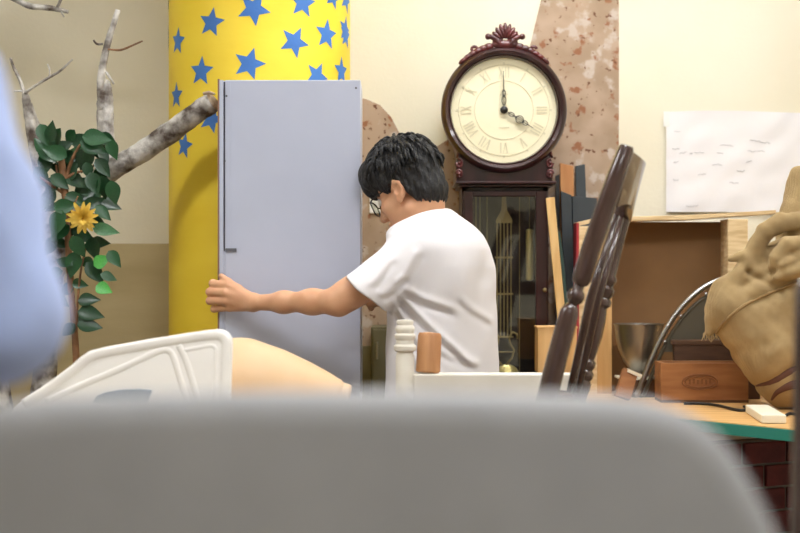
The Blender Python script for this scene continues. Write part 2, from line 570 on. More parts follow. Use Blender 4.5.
# round pillar with blue stars
CX, CY, CR = (260.0 - 400) / F * 4.68, 4.68, 0.2815
col = MB().lathe((CX, CY, 0), (0, 0, 1), [(0, CR), (H, CR)], 72).build('column', M['yellow'], smooth='auto', org=(CX, CY, 0))
tag(col, 'round yellow column printed with blue five-pointed stars', 'column', kind='structure')
def star_on_column(th, z, r, rot):
    vs = []; fs = []
    mb = MB()
    pts = [(0, 0)]
    for k in range(10):
        a = math.pi * k / 5 + rot
        q = r if k % 2 == 0 else r * 0.45
        pts.append((math.sin(a) * q, math.cos(a) * q))
    for off in (0.0012,):
        # two rings so that long arms follow the curve
        base = []
        for (s, t) in pts:
            base.append((s, t))
        mids = [((base[i][0]) * 0.5, base[i][1] * 0.5) for i in range(1, 11)]
        allp = base + mids
        V = [Vector((CX + (CR + off) * math.sin(th + s / CR), CY - (CR + off) * math.cos(th + s / CR), z + t)) for s, t in allp]
        fsx = []
        for k in range(10):
            a = 1 + k; b = 1 + (k + 1) % 10; ma = 11 + k; mb_ = 11 + (k + 1) % 10
            fsx += [(0, ma, mb_), (ma, a, b, mb_)]
        mb.add(V, fsx)
    return mb.build('star', M['star'], col)
stars = [(211.4, 22.5, 15.5, 0.2), (253.8, 9, 17.5, 0.5), (302.6, 3, 15.5, 0.1), (333, -3, 13, 0.3), (178, 41.3, 14.5, 0.15), (294.4, 42, 16.5, 0.45),
         (326.5, 34.5, 16, 0.1), (345, 30, 15, 0.2), (201.3, 71.3, 15.5, 0.1), (249.3, 63.8, 17, 0.3), (317, 76, 15, 0.45), (341.3, 71.3, 15, 0.0),
         (176.5, 95.7, 14, 0.05), (184.4, 145.6, 14, 0.25), (211.5, 119, 15, 0.4)]
for u, v, r, rot in stars:
    d = np.array([(u - 400) / F, 1.0]); c = np.array([CX, CY])
    b = d @ c; disc = b * b - (d @ d) * (c @ c - CR * CR)
    t = (b - math.sqrt(max(disc, 0))) / (d @ d)
    hit = d * t
    th = math.atan2(hit[0] - CX, CY - hit[1])
    z = CZ + (266.5 - v) / F * t
    star_on_column(th, z, r / F * t, rot)
for i in range(26):        # the pattern goes on round the back and up to the ceiling
    th = 1.35 + (i % 7) * 0.58 + random.uniform(-0.08, 0.08)
    star_on_column(th, 1.62 + (i // 7) * 0.2 + (i % 2) * 0.09, 0.046, random.uniform(0, 0.6))
for i in range(20):
    star_on_column(-1.2 + (i % 6) * 0.46 + random.uniform(-0.06, 0.06), 2.13 + (i // 6) * 0.22 + (i % 2) * 0.1, 0.046, random.uniform(0, 0.6))

# ceiling lights
for i, (x, y, hx, hy) in enumerate(FIXTURES):
    names = ['near the back wall above the clock', 'over the open middle of the room', 'over the upholstered grey chair', 'over the white work table', 'over the aisle by the right wall']
    t = thing('ceiling_light', 'long white ceiling light panel ' + names[i], 'ceiling light', (x, y, H - 0.07), 'ceiling light panels')
    mb = MB()
    mb.box((x, y, H - 0.012), (2 * hx + 0.06, 2 * hy + 0.06, 0.024))
    mb.box((x - hx - 0.015, y, H - 0.035), (0.03, 2 * hy + 0.06, 0.07)); mb.box((x + hx + 0.015, y, H - 0.035), (0.03, 2 * hy + 0.06, 0.07))
    mb.box((x, y - hy - 0.015, H - 0.035), (2 * hx + 0.06, 0.03, 0.07)); mb.box((x, y + hy + 0.015, H - 0.035), (2 * hx + 0.06, 0.03, 0.07))
    mb.build('housing', M['steelpaint'], t)
    MB().box((x, y, H - 0.055), (2 * hx, 2 * hy, 0.012)).build('diffuser', M['lamp'], t)

# wallpaper remnant
WY = Y1 - 0.003
out = [(361, 560), (355, 300), (352, 97), (366, 99), (380, 105), (391, 117), (400, 134), (412, 152), (428, 152), (452, 137), (480, 118), (508, 85), (530, 46), (541, 0), (556, -60), (619, -60), (618.5, 560)]
wp = MB().prism([P(u, v, WY) for u, v in out], (0, 0.0028, 0)).build('wallpaper', M['wallpaper'])
tag(wp, 'tan wallpaper remnant with rust floral print on the cream wall', 'wallpaper')

# light switch
t = thing('light_switch', 'white wall switch plate on the floral wallpaper beside the glasses wearer', 'light switch', P(376.5, 213, 4.997))
a = P(369.5, 213.5, 4.99); b = P(384, 187, 4.99)
MB().box(((a.x + b.x) / 2, 4.992, (a.z + b.z) / 2), (b.x - a.x, 0.009, b.z - a.z)).build('plate', M['switch'], t, bevel=0.002)
MB().box(((a.x + b.x) / 2, 4.986, (a.z + b.z) / 2), (0.018, 0.008, 0.036)).build('rocker', M['switch'], t, bevel=0.001)

# big sheet of paper with faint pencil notes
t = thing('paper_sheet', 'large crumpled white paper with faint pencil notes taped to cream wall', 'paper', P(735, 213, 4.996))
nx, ny = 30, 20
a = P(666, 212, 4.99); b = P(832, 112, 4.99)
def paper_pt(s, q):
    sag = 0.004 * math.sin(9 * s + 3 * q) * math.sin(7 * q + 2 * s) + 0.003 * math.sin(17 * s - 11 * q)
    return Vector((a.x + (b.x - a.x) * s, 4.988 - abs(sag), a.z + (b.z - a.z) * q + 0.004 * math.sin(5 * s) * q))
mb = MB()
V = [paper_pt(i / nx, j / ny) for i in range(nx + 1) for j in range(ny + 1)]
V += [p + Vector((0, 0.001, 0)) for p in V]
n1 = (nx + 1) * (ny + 1); Fs = []
for i in range(nx):
    for j in range(ny):
        q = (i * (ny + 1) + j, (i + 1) * (ny + 1) + j, (i + 1) * (ny + 1) + j + 1, i * (ny + 1) + j + 1)
        Fs.append(q); Fs.append(tuple(k + n1 for k in reversed(q)))
mb.add(V, Fs).build('sheet', M['paper'], t, smooth=True)
notes = [(691, 154, 0), (699, 153.5, 10), (717, 165, 9), (702, 175, 8), (727, 146.5, 13), (755, 141, 10), (765, 143, 11), (752, 151.5, 9), (761, 151, 7),
         (749, 162, 6), (741, 171, 8), (734, 183, 9), (676, 149, 7), (683, 153, 7), (676, 162, 5), (676, 180, 5), (720, 154, 6), (692, 206, 12), (677, 132, 6)]
for u, v, L in notes:
    pts = []
    L = max(L, 3)
    for k in range(9):
        uu = u - L / 2 + L * k / 8
        vv = v + random.uniform(-0.9, 0.9)
        s = ((uu - 400) / F * 4.985 - a.x) / (b.x - a.x); z = CZ + (266.5 - vv) / F * 4.985; q = (z - a.z) / (b.z - a.z)
        p = paper_pt(s, q); p.y -= 0.0012; pts.append(p)
    MB().tube(pts, 0.0010, 5).build('pencil_note', M['ink'], t)
MB().box(P(666.5, 119, 4.9845), (0.02, 0.001, 0.05)).build('tape', M['switch'], t)

# ------------------------------------------------------------------ tall painted box
BY = 4.15; BYb = 4.36
BL = (218.0 - 400) / F * BY; BR = (360.5 - 400) / F * BY; BT = P(0, 80, BY).z
def bxx(u): return (u - 400) / F * BY
t = thing('tall_cabinet', 'tall lavender-grey painted cabinet standing in front of the yellow column', 'cabinet', ((BL + BR) / 2, (BY + BYb) / 2, 0))
def bx(mb, x0, x1, y0, y1, z0, z1): return mb.box(((x0 + x1) / 2, (y0 + y1) / 2, (z0 + z1) / 2), (x1 - x0, y1 - y0, z1 - z0))
bx(MB(), BL + 0.004, BR, BY + 0.016, BYb, 0.0, BT).build('body', M['box'], t, bevel=0.002)
tag(bx(MB(), BL - 0.001, BL + 0.003, BY, BYb, 0.0, BT + 0.003).build('side_board', M['rawedge'], t), 'thin side board with raw brown edge')
bx(MB(), BL + 0.0035, bxx(223.3), BY, BY + 0.016, 0.0, BT).build('stile', M['box'], t, bevel=0.0015)
zl = P(0, 251, BY).z
bx(MB(), bxx(223.3), bxx(225), BY + 0.008, BY + 0.016, zl, BT - 0.004).build('gap', M['boxdark'], t)
bx(MB(), bxx(223.3), bxx(225), BY + 0.002, BY + 0.016, 0.0, zl).build('filler_strip', M['box'], t)
door = bx(MB(), bxx(225), BR, BY, BY + 0.016, 0.0, BT).build('door', M['box'], t, bevel=0.002)
bx(MB(), bxx(225.5), bxx(236.5), BY - 0.005, BY, P(0, 251.5, BY).z, P(0, 248.3, BY).z).build('latch', M['boxdark'], door, bevel=0.001)
bx(MB(), bxx(229), bxx(230.6), BY - 0.0015, BY, P(0, 246, BY).z, BT - 0.006).build('bead', M['box'], door)
for u, v in ((226.5, 96), (224.6, 161), (356, 88)):
    p = P(u, v, BY); MB().lathe(p, (0, -1, 0), [(0, 0.003), (0.0015, 0.003), (0.002, 0.001)], 8).build('nail', M['boxdark'], door)

# ------------------------------------------------------------------ longcase clock
KY = 4.70
def KP(u, v, dy=0.0):
    p = P(u, v, KY); return Vector((p.x, KY + dy, p.z))
s = KY / F
kc = KP(504, 110)
t = thing('longcase_clock', 'dark mahogany longcase clock with round ivory dial reading four', 'clock', (kc.x, 4.83, 0))
# trunk: hollow case
x0, x1 = KP(462, 0).x, KP(549.5, 0).x; zt = KP(0, 187).z; zb = 0.30
mb = MB()
bx(mb, x0, x0 + 0.02, KY + 0.03, 4.96, zb, zt); bx(mb, x1 - 0.02, x1, KY + 0.03, 4.96, zb, zt)
bx(mb, x0, x1, KY + 0.03, 4.96, zt - 0.02, zt); bx(mb, x0, x1, KY + 0.03, 4.96, zb, zb + 0.02)
mb.build('trunk', M['mahog'], t, bevel=0.002)
bx(MB(), x0 + 0.02, x1 - 0.02, 4.94, 4.955, zb + 0.02, zt - 0.02).build('back_panel', M['clockin'], t)
# base
mb = MB(); bx(mb, x0 - 0.05, x1 + 0.05, KY - 0.02, 4.965, 0.0, 0.10); bx(mb, x0 - 0.03, x1 + 0.03, KY, 4.96, 0.10, zb - 0.02); bx(mb, x0 - 0.045, x1 + 0.045, KY - 0.012, 4.962, zb - 0.02, zb)
mb.build('plinth', M['mahog'], t, bevel=0.004)
# door with glass
gx0, gx1 = KP(473, 0).x, KP(536, 0).x; gz1 = KP(0, 196.5).z; gz0 = KP(0, 372.5).z
mb = MB()
bx(mb, x0 + 0.006, gx0, KY, KY + 0.028, zb + 0.02, zt - 0.012); bx(mb, gx1, x1 - 0.006, KY, KY + 0.028, zb + 0.02, zt - 0.012)
bx(mb, gx0, gx1, KY, KY + 0.028, gz1, zt - 0.012); bx(mb, gx0, gx1, KY, KY + 0.028, zb + 0.02, gz0)
d = mb.build('door', M['mahog'], t, bevel=0.003)
bx(MB(), gx0 - 0.003, gx1 + 0.003, KY + 0.012, KY + 0.015, gz0 - 0.003, gz1 + 0.003).build('glass_pane', M['glass'], d)
MB().lathe((x1 - 0.016, KY, KP(0, 290).z), (0, -1, 0), [(0, 0.005), (0.006, 0.004), (0.012, 0.007), (0.016, 0.0)], 12).build('knob', M['brassdull'], d, smooth=True)
# hood shelf mouldings
mb = MB()
bx(mb, KP(455, 0).x, KP(555.5, 0).x, KY - 0.035, 4.965, KP(0, 184.5).z, KP(0, 181.5).z)
bx(mb, KP(458, 0).x, KP(553, 0).x, KY - 0.02, 4.965, KP(0, 187).z, KP(0, 184.5).z)
mb.build('hood_shelf', M['mahog'], t, bevel=0.003)
# hood body: waisted block below the bezel, drum behind the dial
o2 = [(456, 181.5), (455.5, 168), (458, 155), (455, 140), (470, 120), (538, 120), (554, 140), (551, 155), (553.5, 168), (553, 181.5)]
MB().prism([KP(u, v, 0.005) for u, v in o2], (0, 0.23, 0)).build('hood', M['mahog'], t, bevel=0.003)
R = 63 * s
MB().lathe(kc + Vector((0, 0.23, 0)), (0, -1, 0), [(0, R * 0.93), (0.22, R * 0.93)], 64).build('drum', M['mahog'], t, smooth='auto')
bez = MB().lathe(kc + Vector((0, 0.012, 0)), (0, -1, 0), [(0, R * 0.95), (0.0, R), (0.016, R), (0.03, R * 0.975), (0.036, R * 0.93), (0.032, R * 0.885), (0.025, R * 0.87), (0.027, R * 0.855), (0.018, R * 0.838), (0.006, R * 0.832), (0.006, R * 0.80)], 96)
bez.build('bezel', M['mahog'], t, smooth='auto')
RD = R * 0.835
dial = MB().lathe(kc + Vector((0, 0.012, 0)), (0, -1, 0), [(0, RD), (0.008, RD), (0.0085, 0.001)], 72).build('dial', M['dial'], t)
dy = -0.0005
def dp(r, ang, dd=0.0):   # polar on dial, clockwise from 12
    return Vector((kc.x + r * RD * math.sin(ang), kc.y + 0.0035 + dd - 0.001, kc.z + r * RD * math.cos(ang)))
ROM = ['XII', 'I', 'II', 'III', 'IIII', 'V', 'VI', 'VII', 'VIII', 'IX', 'X', 'XI']
for k, txt in enumerate(ROM):
    ang = math.pi / 6 * k
    rad = Vector((math.sin(ang), 0, math.cos(ang))); tan = Vector((math.cos(ang), 0, -math.sin(ang)))
    wd = {'I': 0.055, 'V': 0.12, 'X': 0.12}
    W = sum(wd[c] for c in txt)
    x = -W / 2
    mb = MB()
    base = dp(0, 0)
    for c in txt:
        w = wd[c]; cxx = x + w / 2
        def pt(a_, r_): return base + tan * (a_ * RD) + rad * (r_ * RD)
        if c == 'I':
            mb.bar(pt(cxx, 0.62), pt(cxx, 0.82), 0.0042, 0.0006)
        elif c == 'V':
            mb.bar(pt(cxx - 0.04, 0.82), pt(cxx, 0.62), 0.0045, 0.0006); mb.bar(pt(cxx + 0.04, 0.82), pt(cxx, 0.62), 0.002, 0.0006)
        else:
            mb.bar(pt(cxx - 0.04, 0.82), pt(cxx + 0.04, 0.62), 0.0045, 0.0006); mb.bar(pt(cxx + 0.04, 0.82), pt(cxx - 0.04, 0.62), 0.002, 0.0006)
        x += w
    mb.build('numeral', M['numeral'], dial)
    MB().lathe(dp(0.89, ang), (0, -1, 0), [(0, 0.0035), (0.0006, 0.0035)], 10).build('minute_mark', M['numeral'], dial)
for rr in (0.865, 0.56):
    MB().tube([dp(rr, 2 * math.pi * i / 64) for i in range(64)], 0.0007, 4, closed=True).build('minute_ring', M['numeral'], dial)
for zz, ww in ((0.30, 0.16), (-0.33, 0.2)):
    MB().box(kc + Vector((0, 0.002, zz * RD)), (ww * RD, 0.0006, 0.0025)).build('maker_mark', M['numeral'], dial)
# hands
def hand(name, ang, L, loops):
    mb = MB(); y = -0.006
    rad = Vector((math.sin(ang), 0, math.cos(ang))); tan = Vector((math.cos(ang), 0, -math.sin(ang)))
    c = kc + Vector((0, y, 0))
    mb.bar(c, c + rad * L, 0.0028, 0.0015)
    for (r_, w_, l_) in loops:
        mb.tube([c + rad * (r_ * L + l_ * math.cos(2 * math.pi * i / 14)) + tan * (w_ * math.sin(2 * math.pi * i / 14)) for i in range(14)], 0.0014, 6, closed=True)
    mb.bar(c + rad * (0.97 * L), c + rad * (1.16 * L), 0.0018, 0.0012)
    return mb.build(name, M['hand'], dial)
hand('hour_hand', math.radians(122), 0.092, [(0.3, 0.006, 0.010), (0.62, 0.012, 0.012), (0.62, 0.006, 0.016), (0.84, 0.006, 0.010)])
hand('minute_hand', math.radians(-1.0), 0.105, [(0.28, 0.006, 0.016), (0.5, 0.005, 0.010)])
MB().lathe(kc + Vector((0, 0, 0)), (0, -1, 0), [(0, 0.012), (0.006, 0.012), (0.009, 0.007), (0.012, 0.0)], 16).build('hand_hub', M['hand'], dial)
# carved crest
mb = MB()
def kp(u, v, dy=-0.008): return KP(u, v, dy)
for i in range(9):                                   # shell fan
    a_ = math.radians(-64 + 16 * i)
    c = kp(505 + 11 * math.sin(a_), 44 - 11 * math.cos(a_))
    rot = Matrix.Rotation(a_, 3, 'Y')
    mb.ell(c + Vector((0, 0, 0.006 * math.cos(a_) ** 4)), (0.0085, 0.012, 0.016 + 0.010 * math.cos(a_) ** 3), rot, 10, 7)
for sgn in (-1, 1):
    mb.tube([kp(505 + sgn * (4 + 13 * q), 46 - 5 * math.sin(q * 3.1) - 9 * q * q) for q in np.linspace(0, 1, 9)], [0.011, 0.012, 0.012, 0.011, 0.010, 0.009, 0.008, 0.007, 0.005], 10)
    mb.tube([kp(505 + sgn * (7 + 4.0 * math.cos(q)), 43 - 3.6 * math.sin(q)) for q in np.linspace(0, 5.2, 12)], 0.006, 8)
    mb.ell(kp(505 + sgn * 17, 37), 0.010)
    # leaf scrolls that run down the bezel
    for q, (r0, hh) in enumerate(((0.013, 0.013), (0.012, 0.012), (0.013, 0.011), (0.011, 0.010), (0.012, 0.009), (0.010, 0.008))):
        aa = math.radians(14 + 5.2 * q) * sgn
        rr = R + hh * 0.35
        c = kc + Vector((math.sin(aa) * rr, -0.006, math.cos(aa) * rr))
        mb.ell(c, (0.017, 0.012, hh), Matrix.Rotation(aa, 3, 'Y'), 10, 7)
    aa = math.radians(26) * sgn
    c = kc + Vector((math.sin(aa) * (R + 0.014), -0.006, math.cos(aa) * (R + 0.014)))
    mb.tube([c + Vector((0.009 * math.cos(q), 0, 0.008 * math.sin(q))) for q in np.linspace(0, 5, 10)], 0.005, 8)
mb.ell(kp(505, 30), (0.011, 0.010, 0.012)); mb.ell(kp(505, 45), (0.045, 0.012, 0.014))
cr = mb.build('crest', M['mahogred'], t, smooth=True)
tag(cr, 'carved reddish shell and scroll crest')
for sgn in (-1, 1):
    mb = MB(); u0 = 504.5 + sgn * 44
    mb.tube([KP(u0 + sgn * (1.5 + 3.2 * math.cos(q) * (1 - q / 14)), 174 - 4.2 * math.sin(q) * (1 - q / 14), -0.006) for q in np.linspace(0, 8, 22)], 0.0045, 8)
    mb.tube([KP(u0 + sgn * (1.5 + 2.8 * math.cos(q)), 163 + 4.0 * math.sin(q), -0.006) for q in np.linspace(0, 5, 14)], 0.0042, 8)
    mb.tube([KP(u0 + sgn * (3.5), 158, -0.004), KP(u0 + sgn * 1.0, 150, -0.004), KP(u0 + sgn * 4, 143, -0.004)], [0.004, 0.006, 0.003], 8)
    mb.ell(KP(u0 + sgn * 1.5, 174, -0.008), 0.007); mb.ell(KP(u0 + sgn * 1.5, 163, -0.008), 0.005)
    mb.build('scroll_bracket', M['mahogred'], t, smooth=True)
# pendulum, weights, chains
PYc = KY + 0.11
def IP(u, v): return P(u, v, PYc)
mb = MB()
mb.prism([IP(502.5, 190), IP(505.5, 190), IP(507, 210), IP(512.5, 220), IP(512.5, 223), IP(496, 223), IP(496, 220), IP(501.5, 210)], (0, 0.006, 0))
for u in (497, 500.5, 504, 507.5, 511):
    mb.tube([IP(u, 222), IP(u, 338)], 0.0022, 6)
for v in (257.5, 294):
    mb.box(IP(504, v), (0.058, 0.008, 0.006))
pend = mb.build('pendulum', M['brassdull'], t)
mb = MB()
for sgn in (-1, 1):
    mb.tube([IP(504 + sgn * a_, v) for a_, v in ((2, 365), (8, 358), (10, 350), (6, 343), (5, 337), (9, 332), (13, 334), (13, 339))], 0.0035, 8)
mb.box(IP(504, 337), (0.06, 0.007, 0.006)); mb.box(IP(504, 352), (0.055, 0.007, 0.004))
mb.build('lyre', M['brassdull'], pend, smooth=True)
MB().lathe(IP(507, 377), (0, -1, 0), [(-0.012, 0.0), (-0.006, 0.036), (0, 0.042), (0.006, 0.038), (0.014, 0.0)], 28).build('bob', M['brass'], pend, smooth=True)
for u, v0, v1 in ((529.5, 229, 281), (480, 300, 352)):
    p = P(u, v1, KY + 0.10); L = (v1 - v0) / F * (KY + 0.10)
    w = MB().lathe(p, (0, 0, 1), [(0, 0.006), (0.004, 0.012), (L - 0.004, 0.012), (L, 0.006)], 18).build('weight', M['brass'], t, smooth='auto')
    MB().tube([P(u, v0, KY + 0.10), P(u, 190, KY + 0.10)], 0.0012, 5).build('chain', M['brassdull'], w)
for u in (476, 487, 519.5):
    MB().tube([P(u, 372, KY + 0.12), P(u, 190, KY + 0.12)], 0.0014, 5).build('chain', M['brassdull'], t)

# ------------------------------------------------------------------ bare tree limb prop
TY = 4.42
t = thing('bare_tree', 'bare grey tree prop with sawn limb reaching the tall cabinet', 'tree', P(30, 266, TY) * 1.0)
t.location.z = 0; ORG[t.name] = Vector(t.location)
def limb(name, pts, parent, wob=0.07, seg=12, m='bark', n=6):
    q = polyline([(*P(u, v, y), r) for u, v, y, r in pts], n)
    return MB().tube([Vector(p[:3]) for p in q], [float(p[3]) for p in q], seg, wob=wob).build(name, M[m], parent, smooth=True)
trunk = limb('trunk', [(30, 666, 4.46, 0.06), (36, 480, 4.46, 0.045), (44, 380, 4.45, 0.036), (50, 300, 4.44, 0.032), (66, 235, 4.42, 0.03), (90, 192, 4.40, 0.032), (106, 172, 4.38, 0.034)], t)
lb = limb('limb', [(98, 182, 4.39, 0.026), (118, 166, 4.37, 0.031), (145, 150, 4.35, 0.031), (172, 131, 4.32, 0.032), (195, 114, 4.28, 0.030), (213, 102, 4.26, 0.031)], t)
MB().lathe(P(212.5, 102.5, 4.259), Vector((0.32, -0.06, 0.2)), [(0, 0.027), (0.007, 0.026), (0.012, 0.016), (0.013, 0.0)], 14).build('cut_end', M['cutwood'], lb, smooth='auto')
MB().tube([P(203, 93.5, 4.235), P(209, 92.5, 4.235), P(215, 94, 4.24)], [0.004, 0.006, 0.003], 7, wob=0.2).build('bark_flake', M['cutwood'], lb)
up = limb('branch', [(112, 178, 4.40, 0.028), (107, 150, 4.40, 0.025), (105.5, 125, 4.40, 0.025), (105, 100, 4.40, 0.024), (105.5, 86, 4.40, 0.019), (108, 80, 4.40, 0.008)], t)
tw = limb('branch', [(102, 110, 4.385, 0.012), (101, 80, 4.385, 0.012), (105, 55, 4.385, 0.0105), (110, 35, 4.385, 0.0095), (118, 10, 4.385, 0.0075)], t)
limb('twig', [(106, 49, 4.38, 0.003), (120, 50, 4.375, 0.0035), (131, 46, 4.37, 0.003), (142.5, 41, 4.365, 0.0022)], tw, seg=6, m='stem')
limb('twig', [(103, 44, 4.38, 0.004), (97, 44, 4.375, 0.0035), (93.5, 40, 4.37, 0.003)], tw, seg=6)
limb('twig', [(106, 72, 4.375, 0.004), (110, 78, 4.37, 0.004), (114, 84, 4.37, 0.0025)], up, seg=6)
l2 = limb('branch', [(50, 240, 4.45, 0.026), (43, 190, 4.45, 0.02), (35, 150, 4.45, 0.0175), (30, 120, 4.45, 0.0165), (26, 98, 4.45, 0.012), (24.5, 92, 4.45, 0.006)], t)
limb('branch', [(44, 150, 4.46, 0.011), (38, 128, 4.46, 0.009), (30, 104, 4.46, 0.007)], t)
limb('twig', [(25, 96, 4.45, 0.006), (20, 80, 4.45, 0.0055), (14, 68, 4.45, 0.005), (10.5, 58, 4.45, 0.0035)], l2, seg=7)
l3 = limb('twig', [(25, 93, 4.44, 0.0045), (35, 86, 4.43, 0.004), (48, 78, 4.42, 0.0042), (60, 71, 4.42, 0.0035), (72.5, 59.5, 4.41, 0.0028)], l2, seg=7)
limb('twig', [(49, 78, 4.42, 0.0035), (50, 71, 4.42, 0.003), (47.5, 64, 4.42, 0.002)], l2, seg=6)
limb('twig', [(25, 91, 4.45, 0.004), (14, 91, 4.44, 0.0025)], l2, seg=6)
# upper twig hanging into view
q = limb('branch', [(-60, -60, 4.6, 0.03), (-30, -22, 4.6, 0.02), (10, -3, 4.6, 0.0085), (30, 6, 4.6, 0.0095), (50, 8, 4.6, 0.0085), (68.5, 12, 4.6, 0.0055)], t)
limb('twig', [(57, 8, 4.6, 0.005), (60, 2, 4.6, 0.005), (63, -8, 4.6, 0.004)], q, seg=7)
limb('twig', [(60, 9, 4.6, 0.003), (64, 17, 4.59, 0.002)], q, seg=6)
limb('branch', [(30, 600, 4.47, 0.05), (-20, 300, 4.55, 0.045), (-55, 60, 4.6, 0.04), (-62, -60, 4.6, 0.032)], t)

# ------------------------------------------------------------------ artificial climbing plant
LY = 4.30
base = P(76, 540, LY + 0.02)
t = thing('artificial_plant', 'artificial leafy green plant with yellow flower beside the bare branches', 'plant', (base.x, base.y, 0))
mb = MB().lathe((base.x, base.y, 0), (0, 0, 1), [(0, 0.10), (0.01, 0.105), (0.20, 0.135), (0.20, 0.145), (0.225, 0.145), (0.225, 0.128), (0.19, 0.125), (0.185, 0.0)], 28)
mb.build('pot', M['pot'], t, smooth='auto')
MB().lathe((base.x, base.y, 0.184), (0, 0, 1), [(0, 0.124), (0.008, 0.11), (0.014, 0.0)], 20).build('soil', M['soil'], t, smooth=True)
limb('stem', [(76, 610, LY + 0.02, 0.012), (77, 430, LY + 0.01, 0.0105), (75.5, 345, LY, 0.010), (71, 290, LY, 0.010), (68, 240, LY, 0.010), (66, 205, LY, 0.010), (62.5, 172, LY, 0.011), (61.5, 158, LY, 0.009)], t, seg=8, m='stem')
limb('stem', [(64, 195, LY, 0.006), (58, 175, LY, 0.004), (56, 165, LY, 0.003)], t, seg=7, m='stem')
limb('stem', [(65, 180, LY, 0.006), (72, 160, LY, 0.005), (80, 145, LY, 0.003), (92, 137, LY, 0.002)], t, seg=7, m='stem')
limb('stem', [(66, 178, LY, 0.005), (78, 172, LY, 0.004), (90, 170, LY, 0.003), (98, 158, LY, 0.002)], t, seg=7, m='stem')
limb('stem', [(63, 193, LY, 0.005), (50, 184, LY - 0.02, 0.0045), (40, 177, LY - 0.03, 0.003)], t, seg=7, m='stem')
limb('stem', [(76, 345, LY, 0.005), (77, 310, LY - 0.01, 0.004), (81, 270, LY - 0.01, 0.003), (88, 240, LY - 0.01, 0.003)], t, seg=6, m='stem')
limb('stem', [(66, 220, LY, 0.004), (74, 205, LY - 0.02, 0.003), (78, 196, LY - 0.02, 0.002)], t, seg=6, m='stem')
def leaf_mesh(name, m, wide, cup):
    vs = []; fs = []
    n = 8
    for i in range(n + 1):
        s_ = i / n
        w = wide * math.sin(math.pi * min(1, s_ ** 0.75)) * (1 - 0.25 * s_) if 0 < i < n else 0.0
        droop = -0.10 * s_ * s_
        for side in (-1, 0, 1):
            vs.append((side * w, droop - (cup * abs(side) * w if False else 0) + cup * w * abs(side), s_))
    for i in range(n):
        for k in (0, 1):
            a_ = i * 3 + k
            fs.append((a_, a_ + 1, a_ + 4, a_ + 3))
    me = bpy.data.meshes.new(name)
    # two skins give a real thickness
    n0 = len(vs); vs2 = [(x, y - 0.012, z) for x, y, z in vs]
    fs2 = [tuple(k + n0 for k in reversed(f)) for f in fs]
    me.from_pydata(vs + vs2, [], fs + fs2); me.update()
    me.polygons.foreach_set('use_smooth', [True] * len(me.polygons))
    me.materials.append(m)
    return me
LM = {k: leaf_mesh('leaf_' + k, M['leaf' + k], w, c) for k, w, c in (('d', 0.34, 0.35), ('m', 0.33, 0.3), ('p', 0.27, 0.25), ('b', 0.40, 0.3))}
def leaf(u, v, L, ang, k, dy=0.0, tilt=0.3):
    """centre pixel, length in pixels, direction of the tip (degrees clockwise from up)"""
    Y = LY - 0.03 + dy
    Lm = L / F * Y
    a_ = math.radians(ang)
    d = Vector((math.sin(a_), random.uniform(-tilt, tilt), math.cos(a_))).normalized()
    nrm = Vector((random.uniform(-tilt, tilt), -1, random.uniform(0.0, tilt + 0.25)))
    nrm = (nrm - d * nrm.dot(d)).normalized()
    x = nrm.cross(d)
    R_ = Matrix((x, nrm, d)).transposed().to_4x4()
    o = bpy.data.objects.new('leaf', LM[k]); COL.objects.link(o); o.parent = t
    o.matrix_local = Matrix.Translation(P(u, v, Y) - d * (Lm / 2) - ORG[t.name]) @ R_ @ Matrix.Diagonal((Lm, Lm, Lm, 1))
    return o
for L_ in [(51.5, 131, 22, 5, 'd'), (41, 146, 24, -40, 'm', 0.03), (54, 152, 28, -70, 'm'), (63, 147, 24, 60, 'd', 0.04), (85, 160, 30, 200, 'd', 0.02), (94, 147, 30, 110, 'm', -0.02),
           (97, 138, 30, 95, 'm', -0.03), (113, 150, 22, 160, 'm', -0.02), (103, 168, 24, 140, 'd', 0.02), (94, 184, 26, 160, 'd', -0.01), (113.5, 193, 26, 170, 'm', -0.02),
           (76, 181, 26, 120, 'd', 0.03), (51.5, 187, 24, 210, 'd', 0.02), (66, 206, 26, 80, 'm', -0.01), (57, 224, 30, 200, 'm', -0.02), (106, 230, 28, 100, 'p', -0.02), (103, 213, 22, 130, 'm'),
           (94, 203, 24, 60, 'd', 0.02), (47, 199, 24, 230, 'd', 0.03), (72, 171, 22, 30, 'd', 0.03), (78.5, 247, 26, 150, 'm', -0.02), (73, 265, 28, 190, 'm'), (94, 249, 26, 170, 'd', 0.01),
           (114.5, 259, 22, 140, 'm', -0.03), (102, 261, 20, 60, 'b', -0.02), (95, 273, 28, 140, 'd', 0.0), (109, 277, 18, 110, 'm', -0.03), (104, 289, 19, 110, 'b', -0.04), (89, 300, 24, 85, 'd'),
           (91, 314, 28, 100, 'd', -0.01), (90, 326, 26, 95, 'd', -0.02), (59, 233, 26, 230, 'm'), (45, 165, 26, 190, 'd', 0.03), (38, 205, 26, 250, 'm', 0.02), (50, 247, 24, 220, 'd', 0.02),
           (74, 160, 22, 10, 'd', 0.05), (108, 140, 22, 120, 'd', 0.03), (100, 177, 24, 190, 'm', 0.03), (85, 195, 22, 240, 'd', 0.04), (60, 168, 24, 280, 'd', 0.05), (82, 140, 24, 70, 'd', 0.05),
           (72, 228, 24, 200, 'd', 0.03), (96, 222, 24, 110, 'd', 0.04), (55, 145, 22, 120, 'd', 0.05), (66, 290, 20, 240, 'd', 0.03), (80, 284, 18, 100, 'm', 0.02), (52, 275, 24, 250, 'm', 0.02), (68, 330, 20, 230, 'd', 0.02)]:
    leaf(*L_)
